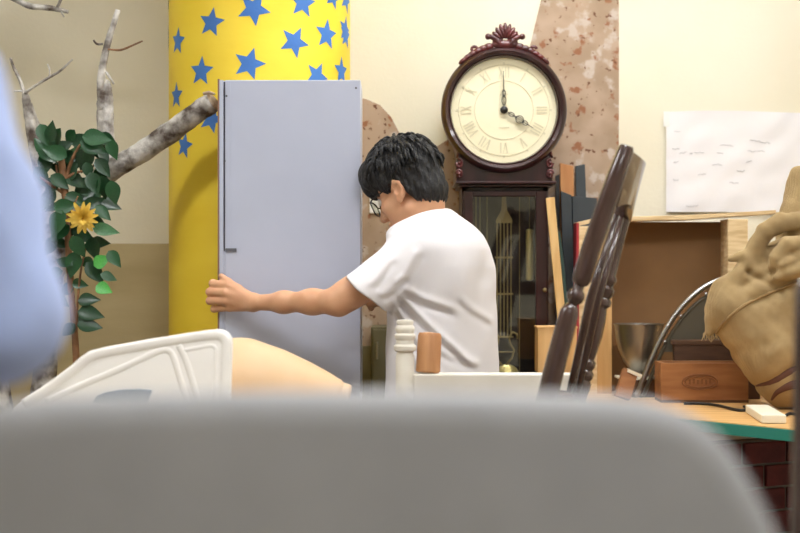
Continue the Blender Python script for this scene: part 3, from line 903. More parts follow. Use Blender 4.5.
for u, v in ((44, 135), (58, 138), (70, 137), (48, 156), (66, 156), (80, 150), (104, 157), (88, 171), (60, 182), (82, 187), (104, 188), (92, 193), (54, 208), (76, 200), (110, 205), (62, 244), (86, 262), (64, 262), (84, 236), (100, 243), (60, 300), (84, 322), (42, 178), (98, 150)):
    leaf(u, v, random.uniform(18, 26), random.uniform(60, 300), random.choice('ddm'), random.uniform(0.0, 0.06), 0.5)
fc = P(84, 217, LY - 0.06)
fl = MB().ell(fc + Vector((0, 0.006, 0)), (0.012, 0.010, 0.012)).build('flower', M['petal'], t, smooth=True)
def petal_mesh():
    vs = []; fs = []
    for i in range(6):
        s_ = i / 5; w = 0.16 * math.sin(math.pi * (0.12 + 0.8 * s_))
        y = -0.35 * math.sin(s_ * 1.9)
        for side in (-1, 0, 1):
            vs.append((side * w, y - abs(side) * 0.04, s_))
    for i in range(5):
        for k in (0, 1):
            a_ = i * 3 + k; fs.append((a_, a_ + 1, a_ + 4, a_ + 3))
    n0 = len(vs); vs += [(x, y + 0.03, z) for x, y, z in vs]; fs += [tuple(k + n0 for k in reversed(f)) for f in fs]
    me = bpy.data.meshes.new('petal'); me.from_pydata(vs, [], fs); me.update(); me.materials.append(M['petal'])
    me.polygons.foreach_set('use_smooth', [True] * len(me.polygons)); return me
pm = petal_mesh()
for ring, (cnt, L, pitch) in enumerate(((14, 0.045, -8), (12, 0.038, 22), (9, 0.03, 48))):
    for k in range(cnt):
        o = bpy.data.objects.new('petal', pm); COL.objects.link(o); o.parent = fl
        rot = Matrix.Rotation(math.radians(18), 4, 'X') @ Matrix.Rotation(2 * math.pi * (k + 0.5 * ring) / cnt + random.uniform(-.1, .1), 4, 'Y') @ Matrix.Rotation(math.radians(pitch), 4, 'X')
        Lr = L * random.uniform(0.85, 1.1)
        o.matrix_local = Matrix.Translation(fc - ORG[t.name]) @ rot @ Matrix.Diagonal((Lr, Lr, Lr, 1))
MB().tube([fc + Vector((0, 0.01, 0)), fc + Vector((-0.02, 0.03, 0.01)), P(69, 214, LY)], [0.004, 0.003, 0.003], 6).build('flower_stalk', M['stem'], t, smooth=True)

# ------------------------------------------------------------------ the person at the cabinet
A = math.radians(30)
ff = np.array([-math.cos(A), math.sin(A), 0]); ll = np.array([-math.sin(A), -math.cos(A), 0])
C0 = np.array([0.109, 4.06, 0.0])
def TL(f_, l_, z): return C0 + ff * f_ + ll * l_ + np.array([0, 0, z])       # torso-local to world
person = thing('person', 'person in white t-shirt and glasses gripping the edge of the tall cabinet', 'person', (0.12, 4.06, 0))
def A3(u, v, Y): return np.array(P(u, v, Y))
# head frame
AH = math.radians(32); PH = math.radians(27)
hf = np.array([-math.cos(AH), math.sin(AH), 0]); hl = np.array([-math.sin(AH), -math.cos(AH), 0]); hz = np.array([0, 0, 1.0])
HF = hf * math.cos(PH) - hz * math.sin(PH); HU = hf * math.sin(PH) + hz * math.cos(PH); HL = hl
HO = np.array([0.030, 4.09, 1.408])
HR = np.stack([HF, HL, HU], 1)          # columns: local axes
def HP(x, y, z): return HO + HF * x + HL * y + HU * z
NB = np.array([0.062, 4.085, 1.285])     # root of the neck
def sd_head(p):
    q = (p - HO) @ HR
    d = sd_ell(q, (-0.006, 0, 0.045), (0.084, 0.073, 0.085))
    d = smin(d, sd_ell(q, (0.032, 0, -0.03), (0.060, 0.058, 0.080)), 0.03)
    d = smin(d, sd_ell(q, (0.058, 0, 0.035), (0.040, 0.055, 0.04)), 0.02)           # forehead, brow
    for s_ in (-1, 1):
        d = smin(d, sd_cone(q, (0.0, s_ * 0.052, -0.055), (0.060, s_ * 0.014, -0.100), 0.016, 0.014), 0.022)
        d = smin(d, sd_ell(q, (0.062, s_ * 0.036, -0.022), (0.022, 0.022, 0.02)), 0.018)  # cheekbone
        d = smax(d, -sd_ell(q, (0.098, s_ * 0.032, 0.006), (0.016, 0.016, 0.011)), 0.010)  # eye socket
        # ear: rim, bowl, lobe
        e = sd_ell(q, (-0.005, s_ * 0.074, -0.005), (0.018, 0.010, 0.027))
        e = smax(e, -sd_ell(q, (0.001, s_ * 0.084, 0.0), (0.012, 0.011, 0.018)), 0.003)
        e = smin(e, sd_ell(q, (0.005, s_ * 0.074, -0.030), (0.010, 0.007, 0.010)), 0.006)
        e = smin(e, sd_chain(q, [(0.010, s_ * 0.075, 0.008), (-0.004, s_ * 0.082, 0.021), (-0.019, s_ * 0.085, 0.010), (-0.021, s_ * 0.083, -0.008), (-0.008, s_ * 0.078, -0.028)], [.004, .0042, .0045, .004, .004], .003), 0.004)
        d = smin(d, e, 0.006)
    d = smin(d, sd_ell(q, (0.072, 0, -0.098), (0.020, 0.022, 0.018)), 0.018)         # chin
    d = smin(d, sd_cone(q, (0.090, 0, 0.012), (0.112, 0, -0.030), 0.009, 0.012), 0.010)   # nose
    for s_ in (-1, 1):
        d = smin(d, sd_ell(q, (0.100, s_ * 0.013, -0.034), (0.010, 0.008, 0.008)), 0.006)
    d = smin(d, sd_ell(q, (0.090, 0, -0.058), (0.012, 0.024, 0.007)), 0.006)          # lips
    d = smin(d, sd_ell(q, (0.087, 0, -0.069), (0.012, 0.020, 0.007)), 0.006)
    # neck
    d = smin(d, sd_cone(p, HP(-0.032, 0, -0.035), NB, 0.051, 0.057), 0.02)
    return smin(d, sd_cone(p, HP(-0.042, 0, -0.03), NB + np.array([0.010, -0.01, 0.0]), 0.033, 0.043), 0.03)
# near arm and hand
SH = A3(417, 253, 3.93); EL = A3(337, 301.5, 3.925); WR = A3(256, 302.5, 4.07)
MC = [A3(229, 286, 4.112), A3(225.5, 293, 4.106), A3(226, 301, 4.108), A3(230, 307.5, 4.116)]
PI_ = [A3(213.0, 283.5, 4.142), A3(210.0, 292, 4.138), A3(210.0, 300.8, 4.140), A3(214.2, 309, 4.146)]
BXL = BL - 0.0122
def sd_arm(p):
    d = sd_cone(p, SH, EL + (SH - EL) * 0.15, 0.053, 0.041)
    d = smin(d, sd_chain(p, [EL + (SH - EL) * 0.2, EL, EL + (WR - EL) * 0.3, EL + (WR - EL) * 0.65, WR], [0.037, 0.0315, 0.0295, 0.0250, 0.0212], 0.03), 0.02)
    d = smin(d, sd_ell(p, EL + np.array([0.008, 0.0, -0.014]), (0.022, 0.022, 0.021)), 0.015)
    # palm
    w = WR + np.array([-0.012, 0.006, 0.0])
    h = None
    for i, m_ in enumerate(MC):
        st = w + np.array([0, 0, [0.010, 0.004, -0.003, -0.009][i]])
        e = sd_cone(p, st, m_, 0.0155, 0.0118)
        h = e if h is None else smin(h, e, 0.010)
    d = smin(d, h, 0.018)
    for i in range(4):
        k = [0.0108, 0.0112, 0.0106, 0.0094][i]
        tip1 = np.array([BXL, PI_[i][1] + 0.024, PI_[i][2] - 0.001]); tip2 = np.array([BXL + 0.001, PI_[i][1] + 0.043, PI_[i][2] - 0.004])
        d = smin(d, sd_chain(p, [MC[i], PI_[i], tip1, tip2], [k + 0.0012, k, k - 0.001, k - 0.0022], 0.004), 0.0045)
        d = smin(d, np.linalg.norm(p - PI_[i], axis=1) - k * 1.02, 0.004)
    th = [A3(249, 299, 4.085), A3(238, 289, 4.104), A3(228, 281.5, 4.125), A3(221.3, 276.0, 4.136)]
    d = smin(d, sd_chain(p, th, [0.016, 0.0125, 0.0098, 0.0078], 0.006), 0.008)
    return d
# far arm reaches the other edge of the cabinet, mostly behind the torso
SR = TL(0.03, -0.165, 1.255); ER = TL(0.12, -0.20, 1.10); WR2 = np.array([-0.082, 4.20, 1.112])
def hand_fingers(p, w, dirv, side, nrm, s=1.0, curl=0.5):
    """relaxed hand: palm and five bent fingers leaving wrist w along dirv; side points to the thumb, nrm to the palm side"""
    dirv = dirv / np.linalg.norm(dirv); side = side / np.linalg.norm(side); nrm = nrm / np.linalg.norm(nrm)
    d = None
    for i, (o_, L) in enumerate(((0.027, 0.070), (0.009, 0.078), (-0.009, 0.072), (-0.026, 0.056))):
        m_ = w + dirv * 0.085 * s + side * o_ * s
        e = sd_cone(p, w + side * o_ * 0.5 * s, m_, 0.015 * s, 0.0115 * s)
        a_ = m_ + dirv * L * 0.48 * s + nrm * L * 0.2 * curl * s
        b_ = a_ + dirv * L * 0.22 * s + nrm * L * 0.35 * curl * s
        c_ = b_ + dirv * L * 0.10 * s + nrm * L * 0.26 * curl * s
        d = e if d is None else smin(d, e, 0.008)
        d = smin(d, sd_chain(p, [m_, a_, b_, c_], [0.0095 * s, 0.0088 * s, 0.008 * s, 0.007 * s], 0.003), 0.004)
    tb = w + dirv * 0.02 * s + side * 0.02 * s
    t1 = tb + (dirv * 0.035 + side * 0.025 + nrm * 0.008) * s; t2 = t1 + (dirv * 0.03 + side * 0.006 + nrm * 0.01) * s
    return smin(d, sd_chain(p, [tb, t1, t2], [0.014 * s, 0.011 * s, 0.008 * s], 0.005), 0.008)
def sd_arm2(p):
    d = sd_chain(p, [SR, ER, WR2], [0.05, 0.036, 0.022], 0.02)
    return smin(d, hand_fingers(p, WR2, np.array([0.0, 1.0, -0.1]), np.array([0.0, 0.1, 1.0]), np.array([-1.0, 0, 0]), 0.85, 0.05), 0.012)
HIP = [TL(-0.02, s_ * 0.085, 0.80) for s_ in (1, -1)]
KN = [TL(0.02, s_ * 0.10, 0.45) for s_ in (1, -1)]
AN = [TL(-0.03, s_ * 0.11, 0.09) for s_ in (1, -1)]
def sd_under(p):
    d = sd_cone(p, TL(0, 0, 0.9), TL(0.03, 0, 1.2), 0.10, 0.10)
    d = smin(d, sd_cone(p, SH, SR, 0.04, 0.04), 0.03)
    for i in range(2):
        d = smin(d, sd_chain(p, [HIP[i], KN[i], AN[i]], [0.07, 0.05, 0.036], 0.02), 0.03)
    return d
body = sdf_obj('body', [(sd_head, HO - 0.16, HO + np.array([0.16, 0.16, 0.15]), 0.003),
                        (sd_arm, (-0.56, 3.85, 1.03), (0.12, 4.22, 1.33), 0.003),
                        (sd_arm2, (-0.16, 3.95, 0.98), (0.33, 4.36, 1.34), 0.004),
                        (sd_under, (-0.15, 3.75, 0.05), (0.42, 4.4, 1.34), 0.010)], M['skin'], person)
# thumb nail
MB().ell(P(222.0, 276.6, 4.1300), (0.0045, 0.0025, 0.0065), Matrix.Rotation(math.radians(-40), 3, 'Y')).build('thumb_nail', M['nail'], body, smooth=True)
for s_ in (-1, 1):
    MB().ell(HP(0.082, s_ * 0.032, 0.006), 0.0115).build('eye', M['eye'], body, smooth=True)
    MB().tube([HP(0.0925, s_ * 0.014, 0.027), HP(0.094, s_ * 0.03, 0.032), HP(0.078, s_ * 0.052, 0.026)], [0.003, 0.004, 0.002], 8).build('eyebrow', M['hair'], body, smooth=True)
# hair
def sd_hair(p):
    q = (p - HO) @ HR
    ang = np.arctan2(q[:, 1], q[:, 0] + 0.01)
    cl = np.sin(ang * 17 + 9 * q[:, 2] * 10) * 0.5 + np.sin(ang * 31 - 60 * q[:, 2] + 2 * np.sin(40 * q[:, 0])) * 0.5
    d = sd_ell(q, (-0.002, 0, 0.054), (0.104, 0.089, 0.102))
    # mop of fringe over the forehead
    d = smin(d, sd_ell(q, (0.070, 0.0, 0.088), (0.043, 0.074, 0.043)), 0.03)
    d = smin(d, sd_ell(q, (0.092, 0.006, 0.060), (0.024, 0.066, 0.042)), 0.02)
    d = smin(d, sd_ell(q, (-0.049, 0.0, -0.022), (0.050, 0.068, 0.058)), 0.03)
    # hairline: clear of face, round the ear and down to the nape
    xs = [-0.2, -0.10, -0.06, -0.03, -0.010, 0.008, 0.03, 0.06, 0.2]
    zs = [-0.085, -0.082, -0.072, -0.055, 0.006, 0.020, 0.004, 0.020, 0.028]
    line = np.interp(q[:, 0], xs, zs)
    d = smax(d, (line - q[:, 2]) * 0.8 + 0.0025 * np.sin(ang * 40), 0.012)
    # nape follows the neck
    d = smax(d, -(sd_ell(q, (0.035, 0, -0.04), (0.066, 0.0635, 0.085))), 0.004)
    return d + 0.0034 * cl + 0.0025 * wav(q, 60, 3)
hair_fn = sd_hair
hair = sdf_obj('hair', [(sd_hair, HO - np.array([0.17, 0.17, 0.12]), HO + np.array([0.15, 0.15, 0.19]), 0.003)], M['hair'], person)
mb = MB()
rs = random.Random(4)
for i in range(300):       # loose locks lying on the surface
    x = rs.uniform(-0.10, 0.115); y = rs.uniform(-0.075, 0.088)
    zc = 0.056 + 0.104 * math.sqrt(max(0.03, 1 - min(0.97, (x / 0.116) ** 2 + (y / 0.094) ** 2)))
    if rs.random() < 0.55: zc = rs.uniform(0.05, 0.13); rr = math.sqrt(max(0.05, 1 - ((zc - 0.056) / 0.106) ** 2)); th = rs.uniform(-3.1, 3.1); x = 0.112 * rr * math.cos(th); y = 0.094 * rr * math.sin(th)
    if x > 0.07 and zc < 0.085: continue
    out_ = np.array([x / 0.11, y / 0.09, (zc - 0.056) / 0.1]); out_ /= np.linalg.norm(out_) + 1e-6
    sw = np.array([x * 3 + 0.15, y * 3, -0.5]); sw -= out_ * (sw @ out_); sw /= np.linalg.norm(sw) + 1e-6
    L = rs.uniform(0.02, 0.042); p0 = np.array([x, y, zc]) - out_ * 0.004
    pts = [p0, p0 + sw * L * 0.4 + out_ * 0.005, p0 + sw * L * 0.75 + out_ * 0.004, p0 + sw * L - out_ * rs.uniform(-0.004, 0.004)]
    pts[-1][2] = max(pts[-1][2], 0.04 if pts[-1][0] > -0.02 else 0.0)
    mb.tube([Vector(HP(*c)) for c in pts], [0.0025, 0.0042, 0.003, 0.0005], 5)
mb.build('loose_locks', M['hair'], hair, smooth=True)
for o_ in [c for c in hair.children]: o_['kind'] = 'stuff'
# glasses
gl = MB()
for s_ in (-1, 1):
    pts = []
    for k in range(24):
        a_ = 2 * math.pi * k / 24
        cx = math.copysign(abs(math.cos(a_)) ** 0.6, math.cos(a_)) * 0.026; sz = math.copysign(abs(math.sin(a_)) ** 0.6, math.sin(a_)) * 0.020
        y_ = s_ * 0.034 + cx
        pts.append(Vector(HP(0.114 - 0.25 * abs(y_) * abs(y_) / 0.06, y_, -0.002 + sz)))
    gl.tube(pts, 0.0019, 7, closed=True)
    gl.tube([Vector(HP(0.1, s_ * 0.060, 0.010)), Vector(HP(0.085, s_ * 0.071, 0.012)), Vector(HP(0.03, s_ * 0.0755, 0.016)), Vector(HP(-0.004, s_ * 0.080, 0.022)), Vector(HP(-0.028, s_ * 0.078, 0.004))], 0.0020, 7)
gl.tube([Vector(HP(0.113, -0.009, 0.004)), Vector(HP(0.117, 0, 0.007)), Vector(HP(0.113, 0.009, 0.004))], 0.0018, 7)
g = gl.build('glasses', M['frame'], person, smooth=True)
for s_ in (-1, 1):
    pts = [Vector(HP(0.1135 - 0.25 * abs(s_ * 0.034 + 0.025 * math.cos(a_)) ** 2 / 0.06, s_ * 0.034 + 0.025 * math.cos(a_), -0.002 + 0.019 * math.sin(a_))) for a_ in np.linspace(0, 2 * math.pi, 18, endpoint=False)]
    MB().prism(pts, Vector(HF) * -0.0015).build('lens', M['lens'], g)
# t-shirt
TZ = [0.74, 0.90, 1.05, 1.14, 1.20, 1.25, 1.285, 1.315, 1.34, 1.365, 1.40]
TO = [-0.008, -0.008, -0.006, -0.004, 0.0, 0.008, 0.022, 0.038, 0.052, 0.064, 0.074]
TW = [0.190, 0.184, 0.178, 0.178, 0.178, 0.174, 0.168, 0.138, 0.105, 0.080, 0.068]
TD = [0.142, 0.134, 0.130, 0.127, 0.123, 0.113, 0.104, 0.090, 0.075, 0.064, 0.060]
SLN = np.array([-0.66, 0.05, -0.75]); SLN /= np.linalg.norm(SLN)
SHM = A3(364.5, 293.0, 3.905)
creases = [((396, 297), (470, 372), 0.010, 0.007), ((392, 306), (440, 385), 0.008, 0.005), ((400, 292), (455, 318), 0.011, 0.005), ((436, 352), (478, 372), 0.010, 0.003),
           ((400, 288), (425, 255), 0.012, 0.005), ((372, 290), (398, 262), 0.010, 0.004), ((382, 300), (410, 280), 0.009, 0.005), ((455, 300), (492, 330), 0.010, 0.003), ((398, 320), (420, 390), 0.008, 0.004)]
def crease_d(p):
    # folds as small grooves and ridges running over the near side of the cloth, drawn in the x-z plane
    q = p[:, [0, 2]]
    d = np.zeros(len(p))
    for (a_, b_, w, h) in creases:
        a_ = A3(*a_, 3.93)[[0, 2]]; b_ = A3(*b_, 3.93)[[0, 2]]; ba = b_ - a_
        tt = ((q - a_) @ ba) / (ba @ ba); t_ = np.clip(tt, 0, 1)
        n_ = np.array([-ba[1], ba[0]]) / np.linalg.norm(ba)
        sd = ((q - a_) @ n_) + 0.004 * np.sin(t_ * 5)
        fall = np.exp(-(np.maximum(0, np.abs(tt - 0.5) - 0.35) / 0.12) ** 2)
        x = sd / w
        d += h * fall * (np.exp(-x * x) - 0.8 * np.exp(-(x - 1.5) ** 2))
    return d * (p[:, 1] < 4.15)
def sd_shirt_raw(p):
    q = p - C0
    lf = q @ ff; lt = q @ ll; z = p[:, 2]
    o_ = np.interp(z, TZ, TO); w = np.interp(z, TZ, TW); dd = np.interp(z, TZ, TD)
    n = 2.35
    rho = (np.abs((lf - o_) / dd) ** n + np.abs(lt / w) ** n) ** (1 / n)
    d = (rho - 1) * np.minimum(w, dd) * 0.9
    d = smax(d, np.maximum(z - 1.40, 0.76 - z), 0.006)
    # shoulder blades and rounded upper back
    d = smin(d, sd_ell(p, TL(-0.058, 0.085, 1.19), (0.055, 0.055, 0.08)), 0.08)
    d = smin(d, sd_ell(p, TL(-0.040, -0.080, 1.19), (0.054, 0.054, 0.08)), 0.05)
    d = smin(d, sd_ell(p, TL(-0.035, 0.0, 1.255), (0.066, 0.11, 0.065)), 0.07)
    return d
def sd_sleeve(p, a_, b_, r1, r2): return sd_cone(p, a_, b_, r1, r2)
SR_E = SR + (ER - SR) * 0.75
def sd_shirt(p):
    d = sd_shirt_raw(p)
    ax = SHM - SH
    sl = sd_cone(p, SH + np.array([0.012, 0.02, 0.0]), SHM + ax * 0.35, 0.072, 0.064)
    cut = (p - SHM) @ SLN
    d = smin(d, smax(sl, cut, 0.004), 0.035)
    s2 = sd_cone(p, SR, SR_E + (SR_E - SR) * 0.3, 0.07, 0.062)
    n2 = (SR_E - SR) / np.linalg.norm(SR_E - SR)
    d = smin(d, smax(s2, (p - SR_E) @ n2, 0.004), 0.035)
    d = d + 1.25 * crease_d(p) + 0.0016 * wav(p, 38, 11)
    # openings: sleeve hem, neck
    d = smax(d, -smax(sl + 0.010, -(cut + 0.018), 0.004), 0.003)
    ndir = (HP(-0.032, 0, -0.035) - NB); ndir /= np.linalg.norm(ndir)
    nk = np.array([-0.42, 0.20, 0.88]); nk /= np.linalg.norm(nk)
    d = smax(d, (p - (NB + np.array([-0.014, 0, 0.034]))) @ nk, 0.006)
    return d
shirt = sdf_obj('t_shirt', [(sd_shirt, (-0.20, 3.76, 0.74), (0.42, 4.40, 1.42), 0.004)], M['shirt'], person)
# hem stitching of the sleeve, collar band
uu = np.cross(SLN, np.array([0, 1.0, 0])); uu /= np.linalg.norm(uu)
# trousers and shoes
def sd_trousers(p):
    d = sd_ell(p, TL(-0.008, 0, 0.84), (0.125, 0.135, 0.12))
    d = smin(d, sd_ell(p, TL(-0.02, 0.06, 0.78), (0.10, 0.10, 0.11)), 0.04)
    d = smin(d, sd_ell(p, TL(-0.02, -0.06, 0.78), (0.10, 0.10, 0.11)), 0.04)
    d = smax(d, p[:, 2] - 0.90, 0.01)
    for i in range(2):
        d = smin(d, sd_chain(p, [HIP[i], KN[i], AN[i]], [0.095, 0.073, 0.062], 0.02), 0.03)
    d = smax(d, 0.07 - p[:, 2], 0.006)
    return d + 0.003 * wav(p, 30, 5)
sdf_obj('trousers', [(sd_trousers, (-0.15, 3.75, 0.05), (0.42, 4.4, 0.96), 0.009)], M['jeans'], person)
def shoe(i, AN_, fdir, parent, m):
    c = AN_[i]; g0 = np.array([c[0], c[1], 0.0])
    def fn(p):
        d = sd_cone(p, g0 + np.array([0, 0, 0.055]) - fdir * 0.03, g0 + fdir * 0.15 + np.array([0, 0, 0.038]), 0.048, 0.036)
        d = smin(d, sd_cone(p, g0 + np.array([0, 0, 0.05]), g0 + np.array([0, 0, 0.10]), 0.045, 0.045), 0.03)
        return smax(d, 0.014 - p[:, 2], 0.004)
    s_ = sdf_obj('shoe', [(fn, g0 + np.array([-0.25, -0.25, -0.01]), g0 + np.array([0.25, 0.25, 0.16]), 0.008)], m, parent)
    side = np.array([-fdir[1], fdir[0], 0])
    outl = [g0 + fdir * (0.055 + 0.125 * math.cos(a_)) + side * (0.046 * math.sin(a_)) for a_ in np.linspace(0, 2 * math.pi, 20, endpoint=False)]
    MB().prism([Vector(o_) for o_ in outl], (0, 0, 0.018)).build('sole', M['sole'], s_)
for i in range(2):
    shoe(i, AN, ff, person, M['shoe'])

# ------------------------------------------------------------------ bystander in pale blue, close to the camera
by = thing('person', 'blurred person in pale blue shirt standing beside the grey upholstered chair', 'person', (-0.56, 1.25, 0))
B0 = np.array([-0.57, 1.26, 0.0])
bf = np.array([0.05, 1.0, 0]); bf /= np.linalg.norm(bf); bl = np.array([-bf[1], bf[0], 0])     # faces away from the camera
def BLc(f_, l_, z): return B0 + bf * f_ + bl * l_ + np.array([0, 0, z])
bSR = np.array([-0.385, 1.22, 1.345]); bER = np.array([-0.322, 1.19, 1.158]); bWR = np.array([-0.44, 1.42, 1.13])
bSL = BLc(0, 0.185, 1.345); bEL = BLc(-0.02, 0.25, 1.07); bWL = BLc(0.03, 0.27, 0.82)
def sd_by(p):
    d = sd_ell(p, BLc(0.02, 0, 1.60), (0.078, 0.098, 0.115))
    d = smin(d, sd_ell(p, BLc(0.05, 0, 1.55), (0.058, 0.062, 0.085)), 0.03)
    d = smin(d, sd_cone(p, BLc(0.115, 0, 1.575), BLc(0.125, 0, 1.55), 0.008, 0.011), 0.01)
    for s_ in (-1, 1):
        d = smin(d, sd_ell(p, BLc(0.0, s_ * 0.08, 1.575), (0.010, 0.018, 0.03)), 0.006)
    d = smin(d, sd_cone(p, BLc(-0.005, 0, 1.53), BLc(-0.02, 0, 1.38), 0.055, 0.062), 0.03)
    return d
def sd_by_arm(p):
    d = sd_chain(p, [bSR, bER, bWR], [0.045, 0.036, 0.024], 0.02)
    d = smin(d, hand_fingers(p, bWR, np.array([-0.4, 0.5, 0.0]), np.array([0, 0, 1.0]), np.array([-0.6, -0.4, 0]), 1.0, 0.5), 0.012)
    e = sd_chain(p, [bSL, bEL, bWL], [0.045, 0.036, 0.024], 0.02)
    e = smin(e, hand_fingers(p, bWL, np.array([0, 0.1, -1.0]), np.array([0, 1.0, 0]), np.array([0.9, 0.2, 0]), 1.0, 0.5), 0.012)
    d = np.minimum(d, e)
    d = smin(d, sd_cone(p, BLc(0, 0, 0.9), BLc(0, 0, 1.3), 0.09, 0.09), 0.02)
    for s_ in (-1, 1):
        d = smin(d, sd_chain(p, [BLc(0, s_ * 0.09, 0.85), BLc(0.01, s_ * 0.10, 0.48), BLc(-0.02, s_ * 0.11, 0.09)], [0.07, 0.05, 0.036], 0.02), 0.03)
    return d
bb = sdf_obj('body', [(sd_by, B0 + np.array([-0.13, -0.14, 1.33]), B0 + np.array([0.13, 0.16, 1.73]), 0.006), (sd_by_arm, B0 + np.array([-0.34, -0.2, 0.05]), B0 + np.array([0.32, 0.36, 1.42]), 0.008)], M['skin'], by)
for s_ in (-1, 1):
    MB().ell(Vector(BLc(0.098, s_ * 0.032, 1.60)), 0.011).build('eye', M['eye'], bb, smooth=True)
MB().ell(Vector(BLc(0.102, 0, 1.515)), (0.022, 0.008, 0.006)).build('mouth', M['maroon'], bb, smooth=True)
def sd_by_hair(p):
    d = sd_ell(p, BLc(0.0, 0, 1.63), (0.088, 0.107, 0.108))
    d = smax(d, 1.56 + 0.9 * np.maximum(0, ((p - B0) @ bf) - 0.0) - p[:, 2], 0.01)
    return d + 0.004 * wav(p, 80, 8)
sdf_obj('hair', [(sd_by_hair, B0 + np.array([-0.14, -0.15, 1.5]), B0 + np.array([0.14, 0.15, 1.78]), 0.006)], M['hair'], by)
def sd_by_shirt(p):
    q = p - B0; lf = q @ bf; lt = q @ bl; z = p[:, 2]
    w = np.interp(z, [0.78, 1.0, 1.2, 1.3, 1.36, 1.40, 1.44], [0.185, 0.175, 0.185, 0.185, 0.15, 0.10, 0.075])
    dd = np.interp(z, [0.78, 1.0, 1.2, 1.3, 1.36, 1.40, 1.44], [0.13, 0.12, 0.125, 0.12, 0.10, 0.085, 0.07])
    rho = (np.abs(lf / dd) ** 2.3 + np.abs(lt / w) ** 2.3) ** (1 / 2.3)
    d = smax((rho - 1) * dd * 0.9, np.maximum(z - 1.43, 0.80 - z), 0.008)
    # long sleeve, pushed full at the elbow
    d = smin(d, sd_chain(p, [bSR, bSR * 0.45 + bER * 0.55, bER, bER * 0.6 + bWR * 0.4], [0.064, 0.060, 0.052, 0.045], 0.02), 0.035)
    d = smin(d, sd_chain(p, [bSL, bEL, bEL * 0.2 + bWL * 0.8], [0.064, 0.052, 0.042], 0.02), 0.035)
    return d + 0.004 * wav(p, 34, 21) + 0.002 * wav(p, 70, 22)
sdf_obj('shirt', [(sd_by_shirt, B0 + np.array([-0.36, -0.2, 0.77]), B0 + np.array([0.34, 0.3, 1.46]), 0.006)], M['blueshirt'], by)
def sd_by_tr(p):
    d = sd_ell(p, BLc(0, 0, 0.86), (0.175, 0.12, 0.13))
    for s_ in (-1, 1):
        d = smin(d, sd_chain(p, [BLc(0, s_ * 0.09, 0.83), BLc(0.01, s_ * 0.10, 0.48), BLc(-0.02, s_ * 0.11, 0.09)], [0.095, 0.073, 0.06], 0.02), 0.03)
    return smax(d, np.maximum(0.07 - p[:, 2], p[:, 2] - 0.95), 0.006)
sdf_obj('trousers', [(sd_by_tr, B0 + np.array([-0.28, -0.2, 0.05]), B0 + np.array([0.28, 0.24, 0.98]), 0.012)], M['jeans'], by)
bAN = [BLc(-0.02, 0.11, 0.09), BLc(-0.02, -0.11, 0.09)]
for i in range(2):
    shoe(i, bAN, bf, by, M['shoe'])

# ------------------------------------------------------------------ work table with lid and mannequin limb
TT = 0.78
t = thing('work_table', 'plain white-topped work table under the mannequin piece', 'table', (-0.62, 3.2, 0))
MB().box((-0.62, 3.2, TT - 0.014), (1.0, 0.52, 0.028)).build('table_top', M['whitepaint'], t, bevel=0.004)
MB().box((-0.62, 3.2, TT - 0.06), (0.9, 0.42, 0.06)).build('apron', M['steelpaint'], t)
for sx in (-1, 1):
    for sy in (-1, 1):
        MB().tube([(-0.62 + sx * 0.46, 3.2 + sy * 0.22, 0), (-0.62 + sx * 0.45, 3.2 + sy * 0.21, TT - 0.03)], 0.016, 12).build('leg', M['steelpaint'], t)

# white moulded lid leaning on the table
WYl = 3.10
t = thing('storage_lid', 'white moulded plastic lid with ribs and rounded corner propped on the table', 'lid', (-0.58, WYl, TT))
ol = [(18, 402), (40, 388), (62, 374), (72, 365), (84, 353), (95, 350), (130, 343), (165, 337), (195, 332.5), (212, 330.3), (219, 330.5), (225, 333), (229, 338), (230.5, 345), (230, 380), (229.5, 420), (229, 462), (200, 465), (100, 465), (25, 465), (10, 455), (6, 430), (9, 412)]
def LPt(u, v, dy=0.0):
    p = P(u, v, WYl); return Vector((p.x, WYl + (p.z - TT) * 0.18 + dy, p.z))
TN = Vector((0, -1, 0.18)).normalized()
zmin = min(LPt(u, v).z for u, v in ol)
ol3 = polyline([(*LPt(u, v),) for u, v in ol] + [(*LPt(*ol[0]),)], 3)[:-1]
ol3 = [Vector(p) for p in ol3]
for p in ol3: p.z = max(p.z, TT + 0.0005)
MB().pillow(ol3, TN, 0.022, 0.009, 3).build('panel', M['whiteplast'], t, smooth='auto')
def ridge(pts, r, name='rib'):
    q = polyline([(*LPt(u, v, -0.0095),) for u, v in pts], 6)
    MB().tube([Vector(p) for p in q], r, 10, flat=0.45, flatdir=(0, -1, 0.1)).build(name, M['whiteplast'], t, smooth=True)
rim = [(22, 405), (46, 390), (70, 372), (90, 357), (130, 348.5), (165, 342.5), (195, 338), (212, 336.3), (219, 337.5), (223.5, 343), (224, 355), (223.5, 400), (223, 440)]
ridge(rim, 0.0115, 'rim')
ridge([(44, 402), (80, 386), (120, 369), (150, 355), (160, 351.5), (167, 352.5), (171, 358), (178, 378), (186, 402), (192, 425)], 0.008)
ridge([(180, 352), (196, 349), (207, 347), (213, 349), (214, 358), (214, 400), (213, 430)], 0.006)
ridge([(176, 346), (184, 362), (192, 385), (198, 405), (204, 430)], 0.008)
ridge([(85, 357), (95, 354), (115, 351), (122, 351)], 0.008)
hd = [(92, 402), (95, 396), (104, 392.5), (120, 390), (138, 389.3), (151, 390.5), (149, 396), (146, 404), (120, 407)]
tag(MB().prism([LPt(u, v, -0.0165) for u, v in hd], (0, 0.012, 0)).build('handle_plate', M['slate'], t, bevel=0.002), 'slate grey curved handle plate')

